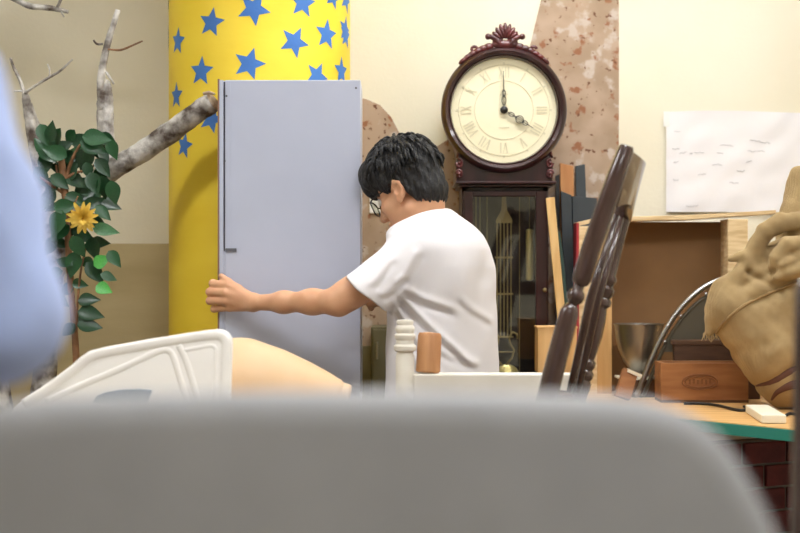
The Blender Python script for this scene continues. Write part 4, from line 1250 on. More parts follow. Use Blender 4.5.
# beige mannequin piece lying behind the lid
MY = 3.33
def MP(u, v): return np.array(P(u, v, MY))
def sd_mann(p):
    pts = [MP(150, 420), MP(205, 400), MP(240, 396), MP(275, 404), (MP(305, 410)), MP(334, 414)]
    d = sd_chain(p, pts, [0.06, 0.105, 0.122, 0.112, 0.092, 0.074], 0.03)
    e1 = MP(334, 414); ax = (MP(347, 417) - MP(305, 408)); ax /= np.linalg.norm(ax)
    d = smax(d, (p - MP(336, 414)) @ ax, 0.004)
    st = sd_cone(p, MP(322, 412), MP(341, 414.5), 0.066, 0.070)
    d = smin(d, smax(st, (p - MP(346, 415)) @ ax, 0.006), 0.004)
    return smax(d, (TT + 0.001) - p[:, 2], 0.004)
m_ = sdf_obj('mannequin_piece', [(sd_mann, (-0.70, 3.18, TT - 0.01), (-0.06, 3.48, 1.06), 0.005)], M['mann'], None, (-0.35, MY, TT))
tag(m_, 'smooth beige mannequin thigh lying on the work table', 'mannequin')

# ------------------------------------------------------------------ white turned-post bench end
QY = 3.60
def QP(u, v, dy=0): 
    p = P(u, v, QY); p.y += dy; return p
t = thing('white_bench', 'white painted wooden bench end with turned post and flat rail', 'bench', (0.2, QY, 0))
pz = QP(405, 320).z; px = QP(405, 0).x; k = QY / F
prof = [(0, 0.023), (QP(0, 352).z - 0.0, 0.0235)]
zz = lambda v: QP(0, v).z
prof = [(0, 0.022), (0.55, 0.022), (zz(356), 0.0225), (zz(352), 0.019), (zz(350), 0.027), (zz(346), 0.0275), (zz(344), 0.022), (zz(340), 0.0215), (zz(338), 0.025), (zz(335), 0.025), (zz(333), 0.021), (zz(330), 0.0235), (zz(327), 0.0225), (zz(325), 0.019), (zz(322), 0.021), (zz(320), 0.019), (zz(319.5), 0.0)]
MB().lathe((px, QY, 0), (0, 0, 1), prof, 24).build('post', M['whitepaint'], t, smooth='auto')
x1 = QP(574, 0).x
bx(MB(), px + 0.02, x1, QY - 0.02, QY + 0.04, zz(412), zz(373.5)).build('rail', M['whitepaint'], t, bevel=0.004)
bx(MB(), px + 0.02, x1 - 0.03, QY - 0.008, QY + 0.012, 0.30, 0.36).build('stretcher', M['whitepaint'], t, bevel=0.003)
MB().lathe((x1 - 0.03, QY + 0.01, 0), (0, 0, 1), [(0, 0.022), (zz(412), 0.022)], 20).build('leg', M['whitepaint'], t, smooth='auto')
for k_ in range(5):
    MB().lathe((px + 0.07 + 0.062 * k_, QY + 0.002, 0.36), (0, 0, 1), [(0, 0.008), (0.2, 0.013), (zz(412) - 0.36, 0.008)], 12).build('spindle', M['whitepaint'], t, smooth=True)
# wooden cylinder on the rail
c = QP(428, 372.2, 0.012)
cyl = MB().lathe((c.x, c.y, zz(373.5) + 0.002), Vector((0.05, 0.03, 1)), [(0, 0.026), (0.003, 0.0295), (0.088, 0.0285), (0.095, 0.025), (0.097, 0.0)], 26).build('wooden_cylinder', M['brownwood'], smooth='auto')
tag(cyl, 'short brown wooden cylinder standing on the white bench rail', 'wood block')

# ------------------------------------------------------------------ dark turned-wood chair, tilted back on a crate
ya, yb = 3.10, 3.40
CRT = 0.40
t = thing('side_chair', 'dark glossy chair with turned back posts leaning beside the white bench', 'chair', (0.2, 3.25, CRT))
def lathe_px(pts, Y, name, seg=18, flat=1.0):
    q = [(*P(u, v, Y), r) for u, v, r in pts]
    return MB().tube([Vector(p[:3]) for p in q], [p[3] for p in q], seg, flat=flat, flatdir=(0.15, 1, 0)).build(name, M['darkwood'], t, smooth='auto')
k = ya / F
lathe_px([(541, 420, 10.5 * k), (547, 398, 10.5 * k), (556, 362, 10.5 * k), (565, 328, 10.2 * k), (569.5, 312, 9.5 * k), (571.5, 306, 7 * k), (572.2, 304, 5 * k),
          (573, 302.5, 5.5 * k), (574, 300.5, 8 * k), (575.5, 296.5, 9.3 * k), (577, 292, 8 * k), (578, 289, 5.4 * k), (579.3, 285.5, 5.2 * k), (580, 283, 8.5 * k), (582, 278, 10 * k),
          (591, 249, 10 * k), (603, 214, 10 * k), (615, 180, 9.5 * k), (626, 149, 8 * k), (627, 146, 6.5 * k)], ya, 'back_post')
k = yb / F
lathe_px([(569, 425, 10 * k), (575, 402, 10 * k), (577.5, 392, 10.5 * k), (578.5, 388, 11.5 * k), (580, 382, 11.5 * k), (580.7, 379, 9.5 * k), (581.5, 376, 11.5 * k), (582.6, 372, 11.5 * k), (583.3, 369, 9.2 * k), (584.3, 365, 11 * k), (585.2, 361, 11 * k), (586, 358, 8.5 * k),
          (588, 350, 9.5 * k), (592, 335, 10.5 * k), (596, 318, 10 * k), (598.6, 307, 8.5 * k), (599.3, 304, 11.5 * k), (600.3, 300, 11.5 * k), (601, 297, 9.5 * k), (602, 293, 12 * k), (603.2, 288, 12 * k), (604, 285, 9.5 * k), (605, 281, 11.5 * k), (606, 277, 11.5 * k), (606.8, 274, 9.5 * k),
          (612, 252, 9.6 * k), (619, 225, 9.6 * k), (628, 195, 9 * k), (636, 168, 8 * k), (637, 165, 6 * k)], yb, 'back_post')
# crest rail between the posts, with a shaped lower edge
mb = MB()
crest_pts = []
n = 14
for i in range(n + 1):
    s_ = i / n
    Y = ya + (yb - ya) * s_
    ut = 629 + (640 - 629) * s_; vt = 152 + (166 - 152) * s_ + 3 * math.sin(math.pi * s_)
    ub = 613 + (627 - 613) * s_; vb = 207 + (222 - 207) * s_ - 9 * math.sin(math.pi * s_)
    bow = 0.014 * math.sin(math.pi * s_)
    crest_pts.append((P(ut, vt, Y) + Vector((bow, 0, 0)), P(ub, vb, Y) + Vector((bow, 0, 0))))
vs_ = []; fs_ = []
for a_, b_ in crest_pts:
    vs_ += [a_ + Vector((-0.009, 0, 0)), a_ + Vector((0.009, 0, 0)), b_ + Vector((0.009, 0, 0)), b_ + Vector((-0.009, 0, 0))]
for i in range(n):
    for k_ in range(4):
        fs_.append((i * 4 + k_, i * 4 + (k_ + 1) % 4, (i + 1) * 4 + (k_ + 1) % 4, (i + 1) * 4 + k_))
fs_ += [(0, 1, 2, 3), tuple(n * 4 + q for q in (3, 2, 1, 0))]
mb.add(vs_, fs_).build('crest_rail', M['darkwood'], t, smooth='auto')
# spindles between crest and lower rail
for s_ in (0.33, 0.66):
    Y = ya + (yb - ya) * s_
    MB().tube([P(561 + 16 * s_ * 1.6, 392, Y), P(583 + 22 * s_, 300, Y), P(612 + 14 * s_, 212 + 8 * s_, Y)], [0.007, 0.010, 0.007], 10).build('spindle', M['darkwood'], t, smooth=True)
lr0 = P(548, 398, ya); lr1 = P(575, 401, yb)
MB().bar(lr0, lr1, 0.02, 0.04, (0, 0, 1)).build('lower_rail', M['darkwood'], t, bevel=0.003)
sz = 0.835
A0 = P(543, 415, ya); B0_ = P(570, 424, yb)
seat = [Vector((A0.x + 0.01, ya - 0.02, sz)), Vector((B0_.x + 0.0, yb + 0.02, sz)), Vector((B0_.x - 0.40, yb + 0.045, sz + 0.0)), Vector((A0.x - 0.40, ya - 0.045, sz))]
MB().prism(seat, (0, 0, 0.03)).build('seat', M['darkwood'], t, bevel=0.008)
for p in (seat[0] + Vector((-0.01, 0.03, 0)), seat[1] + Vector((-0.01, -0.03, 0)), seat[2] + Vector((0.03, -0.03, 0)), seat[3] + Vector((0.03, 0.03, 0))):
    MB().lathe((p.x, p.y, CRT), (0, 0, 1), [(0, 0.014), (0.03, 0.02), (0.12, 0.013), (0.15, 0.022), (0.17, 0.014), (0.30, 0.021), (0.36, 0.014), (sz - CRT + 0.005, 0.018)], 14).build('leg', M['darkwood'], t, smooth=True)
t = thing('crate', 'slatted plain wooden crate that raises the dark turned chair', 'crate', (0.17, 3.25, 0))
for zc in (0.05, 0.15, 0.25, 0.35):
    for y_ in (2.985, 3.515):
        MB().box((0.17, y_, zc), (0.58, 0.014, 0.085)).build('slat', M['crate'], t, bevel=0.002)
    for x_ in (-0.115, 0.455):
        MB().box((x_, 3.25, zc), (0.014, 0.51, 0.085)).build('slat', M['crate'], t, bevel=0.002)
for x_ in (-0.09, 0.43):
    for y_ in (3.01, 3.49):
        MB().box((x_, y_, 0.19), (0.03, 0.03, 0.38)).build('corner_post', M['crate'], t)
for i in range(6):
    MB().box((0.17, 3.025 + 0.09 * i, CRT - 0.007), (0.58, 0.082, 0.014)).build('slat', M['crate'], t, bevel=0.002)

# ------------------------------------------------------------------ boards leaning between clock and shelf
CT = 0.80
def lean_board(name, label, cat, tl, tr, bl_, br_, Y, ytop, th, m):
    """board standing on the counter at depth Y and leaning back to depth ytop; corners by pixel directions"""
    vb = 266.5 + (CZ - CT) / Y * F
    def down(a_, b_): q = (vb - a_[1]) / (b_[1] - a_[1]); return (a_[0] + (b_[0] - a_[0]) * q, vb)
    pts = [P(*tl, ytop), P(*tr, ytop), P(*down(tr, br_), Y), P(*down(tl, bl_), Y)]
    o = MB().prism(pts, (0, th, 0)).build(name, m, bevel=0.0015)
    return tag(o, label, cat)
lean_board('plank', 'orange pine plank leaning upright between clock and slate boards', 'plank', (560, 163), (573.5, 166), (566, 666), (581, 666), 4.905, 4.955, 0.018, M['board_orange'])
lean_board('board', 'narrow black board leaning right against the clock case', 'board', (555.5, 176), (559.5, 174), (556.5, 650), (561, 650), 4.90, 4.95, 0.012, M['board_black'])
lean_board('board', 'slate grey board standing in front of the orange pine plank', 'board', (561, 191), (571.5, 195), (575, 690), (587, 690), 4.865, 4.91, 0.018, M['board_slate'])
lean_board('board', 'tallest slate grey board leaning behind the other slate boards', 'board', (575.5, 166), (585, 164), (590, 650), (602, 650), 4.905, 4.955, 0.018, M['board_slate'])
lean_board('board', 'widest slate grey board standing behind the shelf unit', 'board', (572, 196), (597, 198), (589, 680), (606, 680), 4.865, 4.905, 0.018, M['board_slate'])
lean_board('wooden_stick', 'pale yellow pine stick slanting in front of the clock side', 'stick', (546, 198), (554.5, 197), (593, 690), (601, 690), 4.62, 4.655, 0.012, M['stickyel'])
lean_board('board', 'thin dark green board slanting beside the pale pine stick', 'board', (558, 232), (560.5, 232), (602, 690), (607, 690), 4.62, 4.655, 0.012, M['greenbd'])

# low dark stand with a small tan box, right of the clock foot
t = thing('stand', 'low black stand under the small tan box beside the clock', 'stand', (0.46, 4.40, CT))
zs = P(0, 372.5, 4.36).z
MB().box((0.47, 4.40, zs - 0.012), (0.14, 0.15, 0.024)).build('top', M['board_black'], t, bevel=0.003)
for sx in (-1, 1):
    for sy in (-1, 1):
        MB().box((0.47 + sx * 0.055, 4.40 + sy * 0.06, (CT + zs - 0.02) / 2), (0.022, 0.022, zs - 0.02 - CT)).build('leg', M['board_black'], t)
a_ = P(537.5, 372, 4.345); b_ = P(577, 326.5, 4.345)
t = thing('small_box', 'small tan wooden box on the black stand beside the clock', 'box', ((a_.x + b_.x) / 2, 4.39, zs))
bx(MB(), a_.x, b_.x, 4.345, 4.435, zs, b_.z - 0.006).build('body', M['plywood'], t, bevel=0.002)
bx(MB(), a_.x - 0.002, b_.x + 0.002, 4.343, 4.437, b_.z - 0.006, b_.z).build('lid', M['plywood'], t, bevel=0.001)

# olive cabinet and khaki board behind the person
t = thing('metal_locker', 'low olive metal locker against the wallpaper behind the tall cabinet', 'locker', (-0.06, 4.87, 0))
a_ = P(371, 327, 4.78); b_ = P(412, 0, 4.78)
bx(MB(), a_.x, b_.x, 4.785, 4.98, 0.0, a_.z).build('body', M['olive'], t, bevel=0.003)
dd_ = bx(MB(), a_.x + 0.006, b_.x - 0.004, 4.775, 4.785, 0.03, a_.z - 0.008).build('door', M['olive'], t, bevel=0.002)
MB().tube([(a_.x + 0.02, 4.775, a_.z - 0.05), (a_.x + 0.02, 4.762, a_.z - 0.05), (a_.x + 0.02, 4.762, a_.z - 0.10), (a_.x + 0.02, 4.775, a_.z - 0.10)], 0.003, 8).build('handle', M['steel'], dd_)
kb = bx(MB(), P(352, 0, 4.9).x, P(370.3, 0, 4.78).x, 4.90, 4.92, 0.0, P(0, 346, 4.9).z).build('board', M['khaki'], bevel=0.002)
tag(kb, 'khaki board standing on edge beside the olive locker', 'board')

# ------------------------------------------------------------------ angled counter on the right with its brick front
CT = 0.80
t = thing('counter', 'wooden counter top with teal front edge carrying sack and crates', 'counter', (1.1, 4.4, 0))
poly = [(0.472, 4.14), (0.765, 3.93), (1.06, 3.575), (2.0, 3.575), (2.0, 4.97), (0.472, 4.97)]
MB().prism([Vector((x, y, CT - 0.024)) for x, y in poly], (0, 0, 0.024)).build('counter_top', M['tabletop'], t)
mb = MB()
for i in range(3):
    p0 = Vector((*poly[i], CT - 0.016)); p1 = Vector((*poly[i + 1], CT - 0.016))
    e = (p1 - p0).normalized(); nrm = Vector((e.y, -e.x, 0))
    mb.bar(p0 + nrm * 0.003 - e * 0.002, p1 + nrm * 0.003 + e * 0.002, 0.028, 0.006, nrm)
mb.build('edge_band', M['teal'], t)
for x, y in ((0.56, 4.17), (0.56, 4.92), (1.93, 4.9), (1.93, 3.66), (1.12, 3.66)):
    MB().box((x, y, (CT - 0.03) / 2), (0.05, 0.05, CT - 0.03)).build('leg', M['cratedark'], t)
# brick front panel
t = thing('brick_panel', 'dark red brick panel standing below the teal-edged counter', 'brick panel', (1.08, 4.10, 0))
e = Vector((math.cos(math.radians(26)), math.sin(math.radians(26)), 0)); nrm = Vector((e.y, -e.x, 0))
o0 = Vector((0.66, 4.01, 0)); rotm = Matrix((e, -nrm, Vector((0, 0, 1)))).transposed()
MB().box(o0 + e * 0.45 + Vector((0, 0, 0.36)), (0.90, 0.04, 0.72), rotm).build('mortar', M['mortar'], t)
bm_ = None
bw, bh = 0.142, 0.058
for r in range(11):
    for c_ in range(6):
        xx = c_ * (bw + 0.01) + (bw / 2 + 0.005 if r % 2 else 0.0) + bw / 2
        if xx + bw / 2 > 0.905: continue
        z = 0.035 + r * (bh + 0.007)
        p = o0 + e * xx + nrm * (0.022 + random.uniform(-0.001, 0.002)) + Vector((0, 0, z))
        if bm_ is None:
            o = MB().box(p, (bw, 0.016, bh), rotm).build('brick', M['brick'], t, bevel=0.003); bm_ = (o, p)
        else:
            o = bm_[0].copy(); COL.objects.link(o); o.parent = t; o.location = p - bm_[1]

# plywood shelf unit standing on the counter
t = thing('shelf_unit', 'open plywood shelf box with brown back standing on the counter', 'shelf', (0.86, 4.86, CT))
SYf = 4.71
def SP(u, v): return P(u, v, SYf)
xl, xr = SP(597, 0).x, SP(758, 0).x
mb = MB()
pts = [SP(578, 222), SP(597, 217.5), SP(690, 215), SP(776, 210), SP(776, 213.5), SP(690, 219.5), SP(597, 222), SP(578, 226)]
mb.prism(pts, (0, 0.12, 0)); mb.build('top_board', M['plyedge'], t, bevel=0.001)
bx(MB(), xl, SP(612, 0).x, SYf, 4.83, CT, SP(0, 222.5).z).build('side_board', M['plywood'], t, bevel=0.002)
bx(MB(), SP(728, 0).x, SP(748, 0).x, SYf, 4.83, CT, SP(0, 219).z).build('side_board', M['plyedge'], t, bevel=0.002)
bx(MB(), SP(612, 0).x, SP(728, 0).x, 4.815, 4.828, CT, SP(0, 221).z).build('back_panel', M['cardbrown'], t)
rp = bx(MB(), SP(576.5, 0).x, SP(579, 0).x, SYf - 0.001, 4.79, CT, SP(0, 223).z).build('printed_edge', M['redpaper'], t)
bx(MB(), SP(579, 0).x, SP(597, 0).x, SYf, 4.83, CT, SP(0, 226).z).build('side_panel', M['plyedge'], t, bevel=0.001)

# steel bowl on a brown box inside the shelf
t = thing('carton', 'small brown carton with white lid edge beneath the steel bowl', 'box', P(636, 408, 4.60))
t.location.z = CT; ORG[t.name] = Vector(t.location)
x = P(637, 0, 4.62).x
bx(MB(), x - 0.055, x + 0.06, 4.58, 4.70, CT, P(0, 377, 4.62).z - 0.006).build('body', M['cratedark'], t, bevel=0.002)
bx(MB(), x - 0.058, x + 0.063, 4.577, 4.703, P(0, 377, 4.62).z - 0.006, P(0, 377, 4.62).z).build('lid', M['cream'], t, bevel=0.001)
zb_ = P(0, 377, 4.62).z; c = P(639, 0, 4.65); s = 4.65 / F
hb = P(0, 324, 4.64).z - zb_
bw_ = MB().lathe((c.x, 4.655, zb_), (0, 0, 1), [(0, 12 * s), (0.004, 12.5 * s), (0.012, 8 * s), (0.02, 9 * s), (hb * 0.28, 15 * s), (hb * 0.5, 20 * s), (hb * 0.75, 23 * s), (hb * 0.96, 24.3 * s), (hb, 25.2 * s), (hb, 24 * s), (hb * 0.75, 22.2 * s), (hb * 0.45, 18 * s), (hb * 0.25, 10 * s), (hb * 0.2, 0)], 40).build('steel_bowl', M['steel'], smooth='auto')
tag(bw_, 'footed brushed steel bowl standing in the plywood shelf', 'bowl')
lb_ = MB().bar(P(622, 398, 4.45), P(630, 371, 4.47), 0.045, 0.03, (0, 1, 0)).build('notebook', M['crate'])
lb_.name = 'notebook'
tag(lb_, 'small brown book leaning in front of the steel bowl', 'book')
MB().bar(P(627, 370, 4.465), P(641, 376, 4.465), 0.010, 0.032, (0, 1, 0)).build('page_block', M['cream'], lb_)

# folded steel chair with arched tube frame
t = thing('folding_chair', 'folded dark metal chair with arched chrome tube leaning on the counter', 'chair', P(740, 405, 4.6))
t.location.z = CT; ORG[t.name] = Vector(t.location)
FY = 4.558
arch = [(634, 403), (641, 385), (651, 360), (664, 333), (680, 309), (700, 290), (722, 279), (745, 274), (770, 278), (795, 291), (815, 315), (830, 350), (838, 385), (842, 408)]
def fy(v): return FY + (408 - v) * 0.0001
q = polyline([(*P(u, v, fy(v)),) for u, v in arch], 5)
for p in q: p[2] = max(p[2], CT + 0.009)
MB().tube([Vector(p) for p in q], 0.0085, 12).build('tube_frame', M['chrome'], t, smooth=True)
inner = [(u + (740 - u) * 0.055, v + (410 - v) * 0.06 + 2) for u, v in arch]
q2 = polyline([(*P(u, v, fy(v) + 0.01),) for u, v in inner], 5)
for p in q2: p[2] = max(p[2], CT + 0.006)
MB().tube([Vector(p) for p in q2], 0.006, 10).build('inner_frame', M['darkmetal'], t, smooth=True)
pan = [(660, 352), (672, 333), (688, 313), (706, 298), (726, 289), (745, 286), (768, 290), (790, 303), (808, 325), (818, 352)]
pp = [Vector(p) for p in polyline([(*P(u, v, fy(v) + 0.006),) for u, v in pan], 3)]
bp_ = MB().prism(pp, (0, 0.006, 0)).build('back_panel', M['darkmetal'], t)
for u, v in ((680, 316), (664, 342), (705, 294)):
    MB().ell(P(u + 1, v, fy(v) - 0.001), 0.005).build('rivet', M['chrome'], bp_, smooth=True)
MB().tube([P(650, 378, fy(378) + 0.012), P(828, 378, fy(378) + 0.012)], 0.006, 8).build('cross_tube', M['darkmetal'], t)

# wooden boxes
a_ = P(660, 0, 4.42); b_ = P(747, 0, 4.42)
t = thing('wooden_crate', 'reddish brown wooden box with faded oval stamp beside the sack', 'crate', ((a_.x + b_.x) / 2, 4.46, CT + 0.008))
z0, z1 = CT + 0.008, P(0, 363, 4.40).z
bx(MB(), a_.x, b_.x, 4.40, 4.412, z0, z1).build('front_board', M['crate'], t, bevel=0.0015)
bx(MB(), a_.x, b_.x, 4.50, 4.512, z0, z1).build('back_board', M['crate'], t, bevel=0.0015)
bx(MB(), a_.x, a_.x + 0.012, 4.412, 4.50, z0, z1).build('end_board', M['crate'], t); bx(MB(), b_.x - 0.012, b_.x, 4.412, 4.50, z0, z1).build('end_board', M['crate'], t)
bx(MB(), a_.x, b_.x, 4.40, 4.512, z0 - 0.008, z0).build('bottom_board', M['cratedark'], t)
cst = P(700, 382, 4.3985)
mb = MB()
for r_, q_ in ((0.052, 0.022), (0.044, 0.016)):
    mb.tube([cst + Vector((r_ * math.cos(a), 0, q_ * math.sin(a))) for a in np.linspace(0, 2 * math.pi, 28, endpoint=False)], 0.0016, 5, closed=True)
for i in range(6):
    mb.box(cst + Vector((-0.03 + 0.012 * i, 0, 0.002 * (i % 2))), (0.006, 0.0012, 0.014))
mb.build('stamp', M['stamp'], t)
t = thing('wooden_crate', 'darker old wooden box stacked behind the stamped box', 'crate', (P(705, 0, 4.53).x, 4.535, CT))
a2 = P(674, 0, 4.52); b2 = P(760, 0, 4.52)
bx(MB(), a2.x, b2.x, 4.516, 4.545, CT, P(0, 345, 4.52).z).build('body', M['cratedark'], t, bevel=0.002)
bx(MB(), a2.x - 0.006, b2.x + 0.006, 4.514, 4.548, P(0, 345, 4.52).z, P(0, 340, 4.52).z).build('lid', M['cratedark'], t, bevel=0.002)

# burlap sack
GY = 4.20
def GP(u, v, dy=0.0): return np.array(P(u, v, GY + dy))
gk = GY / F
def sd_sack(p):
    d = sd_ell(p, GP(785, 318, 0.06), (68 * gk, 0.15, 62 * gk))
    d = smin(d, sd_cone(p, GP(731, 300), GP(785, 282, 0.03), 24 * gk, 34 * gk), 0.05)
    d = smin(d, sd_cone(p, GP(728, 316, -0.01), GP(768, 342, 0), 20 * gk, 40 * gk), 0.04)
    d = smin(d, sd_cone(p, GP(790, 372, 0.02), GP(800, 320, 0.05), 36 * gk, 55 * gk), 0.04)
    d = smin(d, sd_cone(p, GP(850, 360, 0.05), GP(850, 260, 0.08), 50 * gk, 45 * gk), 0.06)
    d = smin(d, sd_cone(p, GP(752, 268, 0.03), GP(800, 258, 0.03), 16 * gk, 26 * gk), 0.03)
    # upright top of the bag behind the folded mouth
    d = smin(d, smax(sd_cone(p, GP(806, 232, 0.05), GP(817, 176, 0.05), 30 * gk, 27 * gk), (p[:, 2] - P(0, 166, GY).z), 0.02), 0.012)
    # folded mouth and twisted rolls
    d = smin(d, sd_chain(p, [GP(757, 266, 0), GP(757, 247, -0.01), GP(765, 231, -0.02), GP(782, 222, -0.03), GP(805, 219, -0.03), GP(840, 222, 0)], [8 * gk, 9 * gk, 9.5 * gk, 9 * gk, 9 * gk, 9 * gk], 0.006), 0.010)
    d = smin(d, sd_chain(p, [GP(775, 277, -0.06), GP(777, 257, -0.075), GP(788, 246, -0.08), GP(806, 243, -0.08)], [8 * gk, 9 * gk, 8.5 * gk, 8 * gk], 0.006), 0.010)
    d = smin(d, sd_chain(p, [GP(806, 262, -0.07), GP(788, 268, -0.085), GP(776, 276, -0.09)], [16 * gk, 13 * gk, 6 * gk], 0.006), 0.008)
    d = smin(d, sd_chain(p, [GP(760, 252, 0), GP(742, 256, -0.02), GP(730, 259, -0.02)], [6 * gk, 5 * gk, 4.2 * gk], 0.006), 0.012)
    d = smin(d, sd_chain(p, [GP(748, 262, -0.02), GP(738, 275, -0.03), GP(730, 290, -0.03)], [6 * gk, 7 * gk, 8 * gk], 0.006), 0.02)
    d = smin(d, sd_chain(p, [GP(712, 318, -0.01), GP(709, 332, -0.01)], [7 * gk, 4 * gk], 0.006), 0.01)
    # creases
    q = p[:, [0, 2]]
    for (a, b, w, h) in (((740, 285), (790, 262), 0.012, 0.010), ((750, 300), (800, 285), 0.014, 0.008), ((745, 272), (775, 292), 0.010, 0.010), ((735, 350), (790, 330), 0.02, 0.006), ((760, 385), (800, 355), 0.012, 0.010)):
        a = GP(*a)[[0, 2]]; b = GP(*b)[[0, 2]]; ba = b - a
        tt = np.clip(((q - a) @ ba) / (ba @ ba), 0, 1)
        dist = np.linalg.norm(q - a - tt[:, None] * ba, axis=1)
        d = d + h * np.exp(-(dist / w) ** 2)
    d = d + 0.004 * wav(p * np.array([1, 1, 1.4]), 30, 31) + 0.0018 * wav(p, 80, 32)
    return smax(d, CT + 0.001 - p[:, 2], 0.006)
t = thing('burlap_sack', 'bulging tan burlap sack with rolled mouth on the counter', 'sack', (1.1, 4.26, CT))
sack = sdf_obj('bag', [(sd_sack, (0.79, 3.96, CT - 0.01), (1.50, 4.50, 1.54), 0.005)], M['burlap'], t)
def on(fn, pix, off):
    out_ = []
    for u, v in pix:
        h_ = trace(fn, u, v, 3.7, 4.6)
        if h_ is not None: out_.append(h_ + Vector((0, -off, 0)))
    return out_
sp = on(sd_sack, [tuple(x_) for x_ in polyline([(717, 333), (724, 322), (745, 305), (770, 293), (798, 282)], 8)], 0.001)
MB().tube(sp, 0.0045, 7, wob=0.15).build('seam', M['burlapseam'], t, smooth=True)
mb = MB()
for i in range(11):
    u = 704 + i * 1.3
    p = P(u, 333 + random.uniform(-2, 2), GY - 0.012)
    mb.tube([p, p + Vector((random.uniform(-.004, .004), -0.004, -0.012)), p + Vector((random.uniform(-.008, .008), -0.003, -0.022))], [0.0022, 0.0018, 0.0008], 5)
mb.build('fringe', M['burlap'], t)
sp = on(sd_sack, [tuple(x_) for x_ in polyline([(750, 387), (765, 384), (782, 377), (798, 368)], 8)], -0.001)
MB().tube(sp, [0.003 + 0.011 * math.sin(math.pi * min(1, i / len(sp) * 0.8 + 0.05)) for i in range(len(sp))], 8, flat=0.5, flatdir=(0, 1, 0.4)).build('opening', M['maroon'], t, smooth=True)
sp = on(sd_sack, [tuple(x_) for x_ in polyline([(772, 400), (778, 392), (790, 386), (800, 384)], 6)], -0.001)
MB().tube(sp, [0.004 + 0.014 * i / len(sp) for i in range(len(sp))], 8, flat=0.5, flatdir=(0, 1, 0.4)).build('opening', M['maroon'], t, smooth=True)

# small things on the counter
def CTp(u, v):
    """point of the counter top under a pixel"""
    Y = (CZ - CT) * F / (v - 266.5); return Vector(((u - 400) / F * Y, Y, CT))
c0 = CTp(757, 413); c1 = CTp(774, 424)
t = tag(MB().bar(c0 + Vector((0.0, 0, 0.012)), c1 + Vector((0.0, 0, 0.012)), 0.062, 0.022, (0, 0, 1)).build('wood_block', M['cream'], bevel=0.003), 'flat cream painted block lying on the counter', 'block')
t['category'] = 'block'
cb = [CTp(u, v) + Vector((0, 0, 0.0045)) for u, v in ((684, 405), (700, 405), (718, 407), (734, 411), (743, 412), (748, 410.5), (744, 408))]
tag(MB().tube([Vector(p) for p in polyline([tuple(p) for p in cb], 6)], 0.004, 8).build('power_cable', M['cable'], smooth=True), 'black cable snaking over the counter below the stamped box', 'cable')
cb = [CTp(u, v) + Vector((0, 0, 0.0045)) for u, v in ((786, 417), (790, 415), (795, 416), (801, 419), (810, 417))]
tag(MB().tube([Vector(p) for p in polyline([tuple(p) for p in cb], 6)], 0.004, 8).build('power_cable', M['cable'], smooth=True), 'short black cable beside the cream block below the sack', 'cable')
# ------------------------------------------------------------------ foreground upholstered chair
HY = 0.95
t = thing('office_chair', 'large rounded grey upholstered chair back, blurred in the foreground', 'chair', (-0.035, 0.80, 0))
half = [(0, 392.5), (100, 392.8), (200, 395), (260, 397.5), (300, 402), (330, 411), (352, 424), (372, 445), (392, 475), (410, 508), (424, 540), (440, 590), (450, 650), (455, 740), (450, 830), (430, 900), (380, 950), (250, 975), (0, 985)]
ol = [(350 + a_, v - 1) for a_, v in half] + [(350 - a_ * 1.16, v - 1 + (a_ / 300) ** 2 * 3) for a_, v in reversed(half[1:-1])]
o3 = [Vector(p) for p in polyline([(*P(u, v, HY),) for u, v in ol] + [(*P(*ol[0], HY),)], 4)[:-1]]
MB().pillow(o3, (0, -1, 0), 0.07, 0.02, 6).build('backrest', M['greyfab'], t, smooth='auto')
MB().tube([(-0.035, 0.985, 0.95), (-0.035, 1.03, 0.7), (-0.035, 0.98, 0.46), (-0.035, 0.80, 0.41)], 0.022, 12, flat=0.5).build('back_support', M['greyplast'], t, smooth=True)
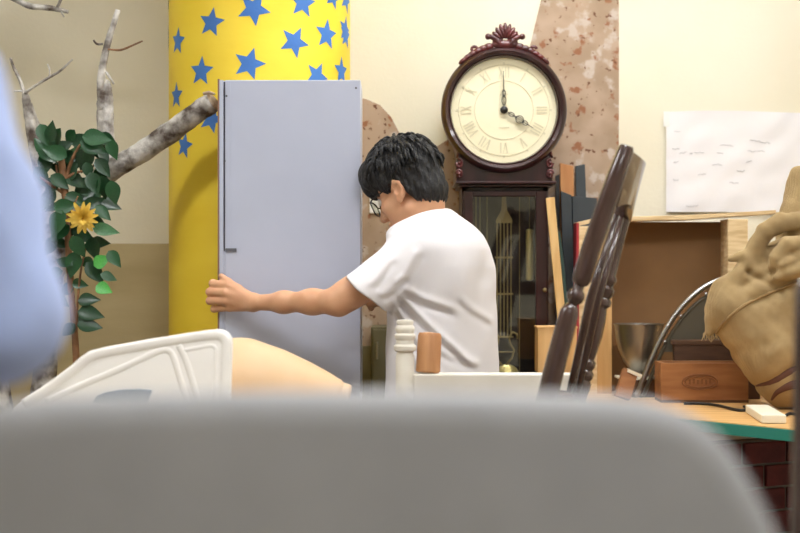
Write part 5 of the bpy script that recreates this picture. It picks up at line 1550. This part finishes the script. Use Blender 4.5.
so = [Vector((-0.035 + 0.26 * math.copysign(abs(math.cos(a)) ** 0.5, math.cos(a)), 0.70 + 0.24 * math.copysign(abs(math.sin(a)) ** 0.5, math.sin(a)), 0.46)) for a in np.linspace(0, 2 * math.pi, 48, endpoint=False)]
MB().pillow(so, (0, 0, 1), 0.09, 0.035, 5).build('seat', M['greyfab'], t, smooth='auto')
MB().lathe((-0.035, 0.72, 0.08), (0, 0, 1), [(0, 0.03), (0.15, 0.03), (0.15, 0.02), (0.34, 0.02)], 18).build('gas_post', M['greyplast'], t, smooth='auto')
for i in range(5):
    a = 2 * math.pi * i / 5 + 0.3
    e = Vector((-0.035 + 0.27 * math.cos(a), 0.72 + 0.27 * math.sin(a), 0.075))
    lg = MB().tube([(-0.035, 0.72, 0.11), e], [0.026, 0.016], 10).build('leg', M['greyplast'], t, smooth='auto')
    MB().lathe(e + Vector((-0.012 * math.sin(a), 0.012 * math.cos(a), -0.047)), (math.sin(a), -math.cos(a), 0), [(0, 0.022), (0.002, 0.028), (0.022, 0.028), (0.024, 0.022)], 16).build('caster', M['greyplast'], lg, smooth='auto')

# dark wooden high-backed chair at the right edge
EY = 1.75
t = thing('dining_chair', 'dark brown wooden high-backed chair, blurred edge beside the counter', 'chair', (0.68, 1.9, 0))
ex = P(791, 0, EY).x
for x_ in (ex + 0.018, ex + 0.42):
    MB().tube([(x_, EY - 0.03, 0), (x_, EY, 0.45), (x_, EY + 0.0, 0.85), (x_, EY - 0.01, P(0, 285, EY).z), (x_, EY - 0.012, P(0, 280, EY).z)], [0.018, 0.021, 0.020, 0.016, 0.009], 12).build('back_post', M['darkwood'], t, smooth=True)
    MB().tube([(x_, EY + 0.40, 0), (x_, EY + 0.40, 0.44)], [0.015, 0.02], 12).build('leg', M['darkwood'], t, smooth=True)
for z_ in (0.66, 0.86, 1.09):
    MB().box((ex + 0.22, EY, z_), (0.39, 0.016, 0.07)).build('back_slat', M['darkwood'], t, bevel=0.004)
MB().box((ex + 0.22, EY + 0.2, 0.455), (0.45, 0.44, 0.03)).build('seat', M['darkwood'], t, bevel=0.008)
